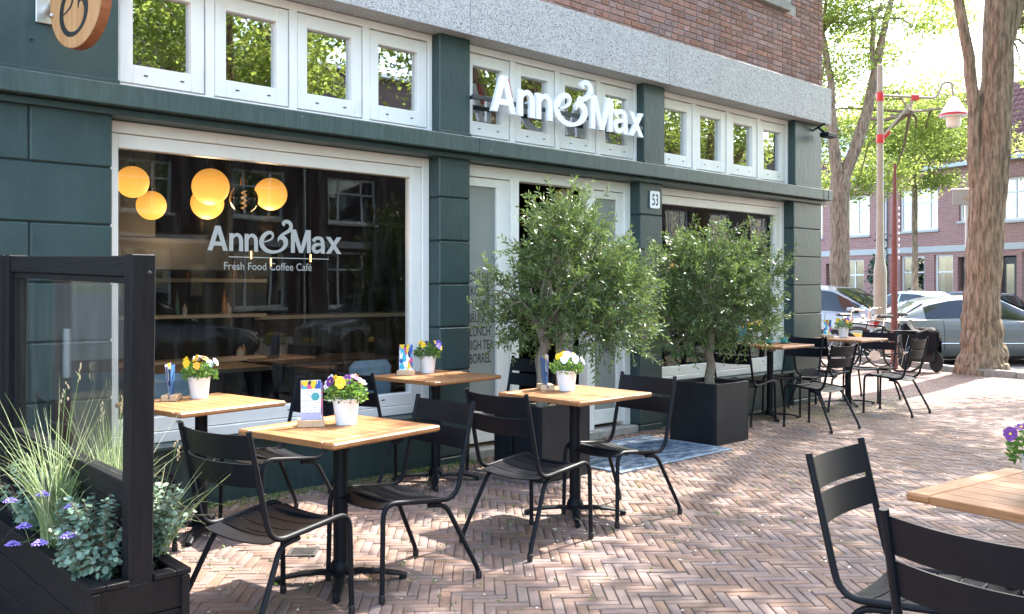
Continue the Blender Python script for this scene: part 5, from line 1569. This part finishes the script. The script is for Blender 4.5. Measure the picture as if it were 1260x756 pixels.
# street opposite the cafe, seen only mirrored in the glass
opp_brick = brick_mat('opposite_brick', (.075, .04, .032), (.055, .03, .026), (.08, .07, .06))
GO = 'houses mirrored in the window panes'
for i, x in enumerate((1, 8.5, 16, 23.5, 31, 38.5, 46)):
    row_house((x + 7.5, -21.0, 0), math.pi, 7.4, 'tall brick house across the cafe street mirrored in the panes, number %s along' % ['one', 'two', 'three', 'four', 'five', 'six', 'seven'][i],
              [(.8, 2.6, .8, 2.7), (4.6, 6.6, .8, 2.7), (.8, 2.6, 3.7, 5.3), (4.6, 6.6, 3.7, 5.3), (.8, 2.6, 6.5, 8.0), (4.6, 6.6, 6.5, 8.0)], [(3.0, 4.1, 2.5)], GO, 9.0, False, 0.0, cur=False, wall_m=opp_brick)
# maroon framed door of the neighbour, left of the plant box (mirrored in the windscreen glass)
nb = empty('neighbour_door', (0, 0, 0), 0, 'maroon framed glass door of the neighbour mirrored in the windscreen', 'door')
ring(MB(), -.45, .845, .06, 2.5, .11, .11, .1, .25, .10, .18).build('frame', brick_dark, nb)
MB().box(-.36, .76, .135, .141, .28, 2.42).build('pane', glass_mat('mirror_glass', 4.0, tint=(.6, .62, .64)), nb)
MB().cbox(.75, .79, .07, .098, .9, 1.2, .006).build('handle_plate', white_trim, nb)
MB().cbox(-.35, .74, .108, .168, .92, 1.0, .004).build('middle_rail', brick_dark, nb)
MB().box(-.5, .9, .9, .95, 0, 2.6).build('inner_wall', mat('pale_reflection_fill', (.30, .34, .37), .8), nb)  # blue-grey light of the windscreen reflection put into the wall colour
MB().box(-4.0, -.46, .03, .25, -.02, 2.51).build('wall', green_paint, nb)

# ivy on the house corner
ivm, _c = crown_mesh([(0, 0, 1.2, .55, .25, 1.4), (.2, -.1, 2.6, .3, .2, .9), (-.4, -.1, .5, .4, .3, .6)], 40, 50, .07, 81, sd=.14, flat=1)
ivm.materials.clear(); ivm.materials.append(leaf_mat('ivy_leaf', (.012, .06, .025), (.03, .11, .045), None, trans=.2))
iv = empty('climbing_plant', tuple(dep(1081, 400, 36.3)), 0, 'dark green climbing plant by the downpipe of the far house', 'plant'); iv.location.z = 0
o = link_mesh('leaves', ivm, None, iv); o['kind'] = 'stuff'
for i, (px, zz, lab) in enumerate(((1151, 34.2, 'clipped dark shrub left of the far house window'), (1163, 33.6, 'clipped dark shrub under the far house window'))):
    sm_, _c = crown_mesh([(0, 0, .45, .42, .42, .4)], 14, 50, .05, 90 + i, sd=.1, flat=1); sm_.materials.clear(); sm_.materials.append(MATS['ivy_leaf'])
    s_ = empty('shrub', tuple(dep(px, 400, zz)), 0, lab, 'shrub', 'shrubs before the far houses'); s_.location.z = -.15
    MB().lathe([(.22, 0), (.27, .3), (.25, .3), (.0001, .28)], 14).build('tub', stone_trim, s_)
    o = link_mesh('leaves', sm_, None, s_, (0, 0, .25)); o['kind'] = 'stuff'

# ------------------------------------------------------------------ street furniture
cream = mat('cream_pole', (.32, .28, .21), .5, col2=(.37, .32, .25), nscale=5)
def street_lamp(loc, rz, label):
    r0 = empty('street_lamp', loc, rz, label, 'street lamp', 'red and white street lamps')
    MB().lathe([(.13, -.1), (.13, 1.9), (.125, 2.0), (.082, 2.25), (.07, 3.2), (.062, 6.0), (.058, 6.25), (.001, 6.27)], 16).build('post', cream, r0)
    for z in (4.62, 5.50):
        MB().lathe([(.075, z), (.077, z + .01), (.077, z + .17), (.075, z + .18)], 16).build('band', red_paint, r0)
    MB().tube(arc_path([(.06, 0, 5.62), (1.28, 0, 5.60), (1.42, 0, 5.95), (1.62, 0, 5.95), (1.66, 0, 5.62)], [.15, .15, .12], 5), .026, 8).build('arm', cream, r0)
    MB().tube([(.06, 0, 4.76), (.80, 0, 5.60)], .026, 8).build('brace', cream, r0)
    MB().cbox(.70, .86, -.05, .05, 5.54, 5.66, .01).build('clamp', red_paint, r0)
    MB().tube([(.08, 0, 4.74), (.2, 0, 4.86)], .04, 8).build('clamp', red_paint, r0)
    sh_ = MB().lathe([(.05, 5.64), (.10, 5.58), (.20, 5.40), (.29, 5.26), (.28, 5.22)], 20, None, 1.66, 0).build('shade', white_trim, r0)
    MB().lathe([(.282, 5.23), (.29, 5.24), (.29, 5.27), (.284, 5.28)], 20, None, 1.66, 0).build('shade_ring', red_paint, sh_)
    MB().lathe([(.15, 5.22), (.15, 5.05), (.12, 5.0), (.001, 5.0)], 16, None, 1.66, 0).build('diffuser', mat('diffuser', (.75, .68, .58), .4) if 'diffuser' not in MATS else MATS['diffuser'], sh_)
    return r0
RAX = math.atan2(_Rt.y, _Rt.x)
lp = dep(1083, 354, 19.0)
street_lamp((lp.x, lp.y, -.16), RAX + R_(8), 'cream street lamp post with red bands and a bell shaped lantern beside the forked tree')
lp2 = dep(1325, 354, 33.)
street_lamp((lp2.x, lp2.y, -.16), RAX + math.pi, 'street lamp whose lantern peeps in at the right edge')
rp_ = dep(1100.5, 354, 16.2)
rpo = empty('thin_pole', (rp_.x, rp_.y, -.1), 0, 'thin rusty red pole in front of the parked cars', 'pole')
MB().tube([(0, 0, 0), (0, 0, 1.9), (.02, 0, 3.75)], [.06, .055, .025], 10).build('pole', mat('rust_red', (.16, .05, .045), .7, col2=(.2, .075, .06), nscale=8), rpo)
for k in range(9):
    MB().cbox(-.02, .02, -.088, -.075, 2.05 + k * .11, 2.10 + k * .11, .003).build('fixing', white_trim, rpo)
sp_ = dep(1190, 354, 16.6)
sg = empty('sign_post', (sp_.x, sp_.y, -.15), RAX + R_(-8), 'grey sign post with the back of a small sign beside the huge tree', 'sign')
MB().tube([(0, 0, 0), (0, 0, 3.42)], .035, 10).build('pole', zinc, sg)
MB().cbox(-.27, .27, -.06, -.03, 3.10, 3.38, .01).build('sign_plate', mat('sign_back', (.32, .32, .31), .5), sg)
MB().cbox(-.29, .29, -.065, -.025, 3.375, 3.405, .004).build('top_edge', white_trim, sg)
MB().cbox(-.06, .06, -.075, -.06, 3.2, 3.28, .004).build('clamp', cream, sg)

# ------------------------------------------------------------------ vehicles
tyre_m = mat('tyre', (.012, .012, .013), .8); rim_m = mat('alloy', (.45, .46, .48), .3, metal=.8)
car_glass = mat('car_glass', (.012, .015, .017), .06, spec=.55)
chrome = mat('chrome', (.7, .7, .7), .1, metal=1.0)
lamp_red = mat('tail_lamp', (.45, .01, .015), .2, coat=1); lamp_clear = mat('head_lamp', (.7, .72, .75), .1, coat=1)
plate_y = mat('plate_yellow', (.75, .45, .02), .5)
def paint(name, c): return mat(name, c, .28, metal=.25, coat=1.0, col2=tuple(min(1, v * 1.04) for v in c), nscale=2)
def car(loc, rz, label, pm_, kind, name='parked_car'):
    r0 = empty(name, loc, rz, label, 'car', 'cars parked in the side street')
    if kind == 'sedan':
        W = .90; body = [(-2.42, .42, .80, .80), (-2.30, .24, .92, .86), (-1.9, .2, .97, .89), (-1.0, .18, .97, .9), (0, .18, .95, .9), (.9, .18, .93, .9), (1.25, .18, .90, .9), (1.9, .2, .84, .88), (2.3, .24, .74, .82), (2.45, .36, .60, .70)]
        gh = [(-1.85, .95, .97, .78, .70), (-1.25, .96, 1.31, .80, .60), (-.75, .96, 1.42, .81, .60), (-.1, .95, 1.45, .81, .60), (.35, .94, 1.40, .81, .60), (.75, .93, 1.20, .80, .64), (1.25, .90, .93, .78, .70)]
        wb_ = 1.42
    elif kind == 'mpv':
        W = .88; body = [(-2.15, .38, .95, .80), (-2.05, .22, 1.05, .86), (-1.0, .2, 1.05, .88), (0, .2, 1.04, .88), (.9, .2, 1.02, .88), (1.35, .2, .98, .88), (1.85, .22, .88, .85), (2.08, .28, .74, .78), (2.16, .4, .6, .68)]
        gh = [(-2.02, 1.03, 1.10, .78, .70), (-1.8, 1.04, 1.52, .80, .66), (-1.2, 1.04, 1.62, .81, .66), (-.3, 1.03, 1.66, .81, .66), (.25, 1.02, 1.60, .81, .66), (.8, 1.01, 1.32, .80, .68), (1.38, .98, 1.01, .78, .72)]
        wb_ = 1.32
    else:
        W = .86; body = [(-1.98, .38, .92, .78), (-1.9, .22, 1.0, .84), (-1.0, .2, .98, .86), (0, .2, .96, .86), (.8, .2, .94, .86), (1.2, .2, .92, .86), (1.7, .22, .82, .82), (1.95, .3, .68, .74)]
        gh = [(-1.92, .98, 1.04, .76, .68), (-1.62, .98, 1.36, .78, .60), (-1.1, .97, 1.47, .79, .6), (-.3, .96, 1.50, .79, .6), (.2, .95, 1.45, .79, .6), (.65, .94, 1.22, .78, .62), (1.15, .92, .95, .76, .68)]
        wb_ = 1.25
    b = MB(); vs = []; fs = []
    for (x, zb, zt, w) in body:
        h_ = zt - zb
        half = [(w * .86, zb), (w * .98, zb + h_ * .18), (w, zb + h_ * .45), (w * .985, zb + h_ * .72), (w * .93, zt - .035), (w * .86, zt - .005), (w * .4, zt + .022)]
        row = [(x, -y, z) for y, z in half] + [(x, y, z) for y, z in reversed(half)]
        vs += row
    m = 14
    for i in range(len(body) - 1):
        for q in range(m):
            a = i * m + q; c = i * m + (q + 1) % m
            fs.append((a, c, c + m, a + m))
    fs += [tuple(range(m)), tuple(range(len(body) * m - 1, (len(body) - 1) * m - 1, -1))]
    b.add(vs, fs, True)
    bo = b.build('body', pm_, r0, sharp=38)
    for xs_ in (wb_ - .52, .12, -wb_ + .42):                       # door gaps
        for i in range(len(body) - 1):
            if body[i][0] <= xs_ <= body[i + 1][0]:
                t = (xs_ - body[i][0]) / (body[i + 1][0] - body[i][0])
                zb, zt, w = (body[i][q] + (body[i + 1][q] - body[i][q]) * t for q in (1, 2, 3)); h_ = zt - zb
                for k in (-1, 1):
                    MB().tube([(xs_, k * y, z) for y, z in ((w * .99, zb + h_ * .18), (w, zb + h_ * .45), (w * .985, zb + h_ * .72), (w * .93, zt - .035))], .005, 5).build('door_gap', tyre_m, r0)
    for k in (-1, 1):
        MB().tube([(body[1][0] + .3, k * W * .995, .46), (0, k * (W + .004), .45), (body[-2][0] - .3, k * W * .985, .45)], .012, 6).build('side_trim', chrome, r0)
    def sec(g, k):  # greenhouse section points: right side up
        x, zb, zt, wb, wr = g
        return [(x, k * wb, zb - .04), (x, k * (wb * .6 + wr * .4), zb + (zt - zb) * .42), (x, k * (wr + .015), zt - .06 * min(1, (zt - zb) * 3)), (x, k * wr * .82, zt - .008), (x, k * wr * .4, zt + .008)]
    vs = []; fs = []
    for g in gh: vs += sec(g, -1) + list(reversed(sec(g, 1)))
    m = 10
    for i in range(len(gh) - 1):
        for q in range(m - 1):
            a = i * m + q; fs.append((a, a + 1, a + 1 + m, a + m))
    MB().add(vs, fs, True).build('roof', pm_, r0, sharp=40)
    # side glass: just proud of the cabin side, split by a pillar
    def gs(k, i0, t0, i1, t1, nm):
        """side glass between fractional stations"""
        vs = []; fs = []
        steps = 8
        for s in range(steps + 1):
            u = i0 + (i1 - i0) * s / steps; i = min(int(u), len(gh) - 2); t = u - i
            a = sec(gh[i], k); c = sec(gh[i + 1], k)
            lo = Vector(a[0]).lerp(Vector(c[0]), t); mi = Vector(a[1]).lerp(Vector(c[1]), t); hi = Vector(a[2]).lerp(Vector(c[2]), t)
            off = Vector((0, k * .008, .002))
            lo2 = lo.lerp(mi, .22); hi2 = mi.lerp(hi, .88)
            vs += [tuple(lo2 + off), tuple(mi + off), tuple(hi2 + off)]
        for s in range(steps):
            fs += [(3 * s, 3 * s + 1, 3 * s + 4, 3 * s + 3), (3 * s + 1, 3 * s + 2, 3 * s + 5, 3 * s + 4)]
        return MB().add(vs, fs, True).build(nm, car_glass, r0, sharp=None)
    ng = len(gh) - 1
    for k in (-1, 1):
        gs(k, .85, 0, ng * .5 - .06, 0, 'side_window'); gs(k, ng * .5 + .06, 0, ng - .75, 0, 'side_window')
    def cross(ga, gb, nm, out):
        a0, a1 = sec(ga, -1), sec(ga, 1); c0, c1 = sec(gb, -1), sec(gb, 1)
        def rowp(l, r, f):  # arc across the car
            pts = []
            for s in range(7):
                t = s / 6; p = Vector(l).lerp(Vector(r), t); p += Vector((out * .02 + f * math.sin(math.pi * t), 0, .018)); pts.append(tuple(p))
            return pts
        lo = rowp((ga[0], -ga[3] * .88, ga[1] + .02), (ga[0], ga[3] * .88, ga[1] + .02), out * .05); hi = rowp((gb[0], -gb[4] * .9, gb[2] - .02), (gb[0], gb[4] * .9, gb[2] - .02), out * .04)
        vs = lo + hi
        return MB().add(vs, [(i, i + 1, i + 8, i + 7) for i in range(6)], True).build(nm, car_glass, r0, sharp=None)
    cross(gh[-1], gh[-3], 'windscreen', 1); cross(gh[0], gh[1], 'rear_window', -1)
    for sx in (-1, 1):
        for k in (-1, 1):
            M = Matrix.Translation((sx * wb_, k * (W - .11), .31)) @ Matrix.Rotation(R_(90), 4, 'X')
            wh = MB().lathe([(.22, -.10), (.30, -.105), (.31, -.08), (.31, .08), (.30, .105), (.22, .10)], 26, M).build('wheel', tyre_m, r0)
            rm_ = MB().lathe([(.215, -.06), (.22, .0), (.215, .06)], 22, M)
            for q in range(10):
                rm_.cbox(.03, .215, -.016, .016, -.108 if k > 0 else .082, -.082 if k > 0 else .108, .004, M @ Matrix.Rotation(q * math.pi / 5, 4, 'Z'))
            rm_.lathe([(.05, -.112), (.05, .112)], 10, M)
            rm_.build('rim', rim_m, wh)
            MB().lathe([(.345, -.012), (.36, -.004), (.345, .004)], 26, Matrix.Translation((sx * wb_, k * (W - .001), .32)) @ Matrix.Rotation(R_(90), 4, 'X')).build('wheel_arch', tyre_m, r0)
    f0, r1 = body[-1][0], body[0][0]
    for k in (-1, 1):
        MB().cbox(f0 - .22, f0 - .05, k * .62 - .13, k * .62 + .13, .60, .72, .03).build('headlight', lamp_clear, r0)
        MB().cbox(r1 - .015, r1 + .12, k * .66 - .12, k * .66 + .12, .78, .92, .02).build('tail_light', lamp_red, r0)
        MB().cbox(gh[-2][0] - .05, gh[-2][0] + .12, k * (W + .09) - .07, k * (W + .09) + .07, gh[-2][1] + .02, gh[-2][1] + .13, .03).build('mirror', pm_, r0)
        MB().cbox(-.1, .06, k * (W + .006) - .012, k * (W + .006) + .012, .80, .83, .004).build('door_handle', chrome, r0)
    MB().cbox(r1 - .03, r1 - .004, -.26, .26, .52, .63, .004).build('number_plate', plate_y, r0)
    MB().cbox(f0 + .0, f0 + .03, -.26, .26, .40, .50, .004).build('number_plate', plate_y, r0)
    MB().box(r1 + .3, f0 - .4, -W * .8, W * .8, .12, .3).build('underbody', tyre_m, r0)
    return r0
silver = paint('silver_paint', (.19, .215, .225)); pale_silver = paint('pale_silver_paint', (.30, .32, .335)); white_car = paint('white_paint_car', (.62, .63, .65)); dark_car = paint('dark_car_paint', (.03, .04, .06))
c1 = dep(1132, 354, 18.9) + Vector((_Rt.x, _Rt.y, 0)) * 1.42 + Vector((_F.x, _F.y, 0)) * .8
car((c1.x, c1.y, -.16), RAX + R_(2), 'silver saloon car parked behind the huge tree trunk', silver, 'sedan')
c2 = dep(1030, 354, 22.8)
car((c2.x, c2.y, -.16), math.atan2(-SD.y, -SD.x) + R_(16), 'pale silver people carrier with dark windscreen behind the bicycles', pale_silver, 'mpv')
c3 = dep(1118, 354, 31.0)
car((c3.x, c3.y, -.16), math.atan2(SD.y, SD.x) - R_(8), 'white hatchback seen from behind with a yellow number plate', white_car, 'hatch')
c4 = dep(1180, 354, 30.0)
car((c4.x, c4.y, -.16), math.atan2(SD.y, SD.x), 'dark car just right of the white hatchback', dark_car, 'hatch')
# mirrored in the shop windows
car((6.5, -11.5, -.16), 0, 'dark blue grey saloon parked across the cafe street, mirrored in the glass', dark_car, 'sedan')
car((12.5, -11.6, -.16), math.pi, 'silver hatchback parked across the cafe street, mirrored in the glass', silver, 'hatch')

def bicycle(loc, rz, label, frame_m):
    r0 = empty('bicycle', loc, rz, label, 'bicycle', 'bicycles parked by the kerb')
    R0 = .335; wbx = .53
    for sx in (-1, 1):
        M = Matrix.Translation((sx * wbx, 0, R0)) @ Matrix.Rotation(R_(90), 4, 'X')
        w_ = MB().tube([(R0 * math.cos(t * math.pi / 14), 0, R0 * math.sin(t * math.pi / 14)) for t in range(29)], .019, 6, False, Matrix.Translation((sx * wbx, 0, R0))).build('wheel', tyre_m, r0)
        s_ = MB()
        for q in range(14):
            a = q * math.pi / 7; s_.tube([(sx * wbx, .015 * (-1) ** q, R0), (sx * wbx + (R0 - .02) * math.cos(a), 0, R0 + (R0 - .02) * math.sin(a))], .0013, 3, False)
        s_.lathe([(.025, -.04), (.025, .04)], 8, M)
        s_.build('spokes', chrome, w_)
        MB().tube([(sx * wbx + (R0 + .035) * math.cos(R_(a)), 0, R0 + (R0 + .035) * math.sin(R_(a))) for a in range(20, 170, 12)], .016, 5).build('mudguard', frame_m, r0)
    bb = (-.05, 0, .28); st = (-.2, 0, .78); hd_ = (.33, 0, .84); hl = (.36, 0, .66)
    f = MB(); f.tube([bb, st], .017, 8); f.tube([st, hd_], .016, 8); f.tube([bb, hl], .019, 8); f.tube([hd_, (.45, 0, .45), (.53, 0, .335)], .015, 8); f.tube([bb, (-.53, 0, .335)], .012, 8); f.tube([st, (-.53, 0, .335)], .011, 8)
    f.build('frame', frame_m, r0)
    MB().tube([(.33, 0, .84), (.31, 0, 1.02)], .013, 8).build('stem', chrome, r0)
    MB().tube([(.14, -.29, 1.06), (.28, -.25, 1.07), (.32, 0, 1.03), (.28, .25, 1.07), (.14, .29, 1.06)], .012, 8).build('handlebar', chrome, r0)
    MB().tube([st, (-.225, 0, .93)], .013, 8).build('seat_post', chrome, r0)
    sd_ = MB(); sd_.cbox(-.36, -.08, -.08, .08, .93, .985, .03); sd_.build('saddle', black_plastic, r0)
    MB().lathe([(.09, -.006), (.09, .006)], 18, Matrix.Translation((-.05, .05, .28)) @ Matrix.Rotation(R_(90), 4, 'X')).build('chain_ring', chrome, r0)
    MB().cbox(-.72, -.33, -.07, .07, .70, .715, .004).build('rear_rack', frame_m, r0)
    MB().lathe([(.045, -.03), (.055, .03), (.001, .04)], 12, Matrix.Translation((.42, 0, .9)) @ Matrix.Rotation(R_(90), 4, 'Y')).build('front_lamp', chrome, r0)
    return r0
b1 = dep(1072, 354, 15.7); bicycle((b1.x, b1.y, 0), RAX + R_(165), 'black bicycle with swept handlebars by the lamp post', black_metal)
b2 = dep(1052, 354, 16.6); bicycle((b2.x, b2.y, 0), RAX + R_(10), 'second bicycle half hidden behind the black one', paint('grey_bike', (.3, .32, .33)))
b3 = dep(1092, 354, 16.9); bicycle((b3.x, b3.y, 0), RAX + R_(150), 'third bicycle leaning near the thin red pole', mat('dark_bike', (.05, .02, .02), .4))
# scooter under a black cover
sc = dep(1134, 354, 15.75)
so = empty('covered_scooter', (sc.x, sc.y, 0), RAX + R_(125), 'motor scooter under a crumpled black cover beside the silver car', 'scooter')
rn = random.Random(8); vs = []; fs = []
stn = [(-.62, .10, .55, .62), (-.55, .16, .42, .86), (-.3, .2, .36, .93), (0, .2, .38, .84), (.25, .24, .40, .88), (.42, .30, .46, 1.06), (.56, .24, .5, 1.02), (.64, .08, .6, .8)]
for (x, w, zb, zt) in stn:
    for q in range(11):
        t = -1 + 2 * q / 10; s = math.copysign(abs(t) ** .6, t)
        z = zb + (zt - zb) * (1 - abs(t) ** 3) ** .5 if abs(t) < 1 else zb
        vs.append((x + rn.gauss(0, .018), s * w + rn.gauss(0, .014), z + rn.gauss(0, .016)))
for i in range(len(stn) - 1):
    for q in range(10):
        a = i * 11 + q; fs.append((a, a + 1, a + 12, a + 11))
MB().add(vs, fs, True).build('cover', mat('black_cover', (.006, .006, .0075), .75, bump=.6, bscale=12, spec=.2), so, sharp=50)
for sx in (-.48, .56):
    w_ = MB().lathe([(.10, -.05), (.2, -.055), (.225, 0), (.2, .055), (.10, .05)], 20, Matrix.Translation((sx, 0, .225)) @ Matrix.Rotation(R_(90), 4, 'X')).build('wheel', tyre_m, so)
MB().cbox(-.5, .5, -.13, .13, .2, .5, .04).build('floor_body', black_plastic, so)
so.scale = (.55, .62, .82)

# ------------------------------------------------------------------ litter of petals and weeds in the joints
g = np.random.default_rng(9)
def scatter(name, pts, size, m, kindlabel, tint=None, flat=.1, lift=.003):
    n = len(pts); C = np.concatenate([pts, np.full((n, 1), lift)], 1)
    a = g.uniform(0, 6.28, n); d = np.stack([np.cos(a), np.sin(a), g.normal(0, flat, n)], 1); u = np.stack([-np.sin(a), np.cos(a), g.normal(0, flat, n)], 1)
    s = g.uniform(.5, 1.3, n) * size
    me = quad_mesh(name, C, d * s[:, None], u * (s * .6)[:, None], m, g.random(n) if tint else None)
    return link_mesh(name, me)
pts = np.stack([g.uniform(1, 14, 1500), g.uniform(-5.5, .3, 1500)], 1)
o = scatter('fallen_petals', pts, .0105, mat('petal_litter', (.7, .66, .52), .8), ''); tag(o, 'pale fallen petals scattered over the brick pavement', 'petals', None, 'stuff')
pts = np.stack([g.normal(10.2, .9, 2600), g.normal(-.55, .35, 2600)], 1); pts = pts[(pts[:, 1] < -.03)]
o = scatter('blossom_litter', pts, .010, mat('blossom_litter', (.42, .44, .16), .9), '', lift=.004); tag(o, 'green yellow blossom litter swept under the distant tables', 'litter', None, 'stuff')
pts = np.concatenate([np.stack([g.uniform(2.2, 5, 500), g.normal(-.10, .07, 500)], 1), np.stack([g.uniform(1.8, 7, 260), g.uniform(-3, -.4, 260)], 1)]); pts = pts[pts[:, 1] < -.02]
me_n = len(pts)
C = np.concatenate([np.repeat(pts, 4, 0) + g.normal(0, .012, (me_n * 4, 2)), g.uniform(.004, .022, (me_n * 4, 1))], 1)
d = g.normal(0, 1, (me_n * 4, 3)); d[:, 2] = abs(d[:, 2]); d /= np.linalg.norm(d, axis=1)[:, None]; u = np.cross(d, g.normal(0, 1, (me_n * 4, 3))); u /= np.linalg.norm(u, axis=1)[:, None]
o = link_mesh('joint_weeds', quad_mesh('joint_weeds', C, d * .009, u * .004, leaf_pansy, g.random(me_n * 4))); tag(o, 'small green weeds growing in the paving joints by the facade', 'weeds', None, 'stuff')
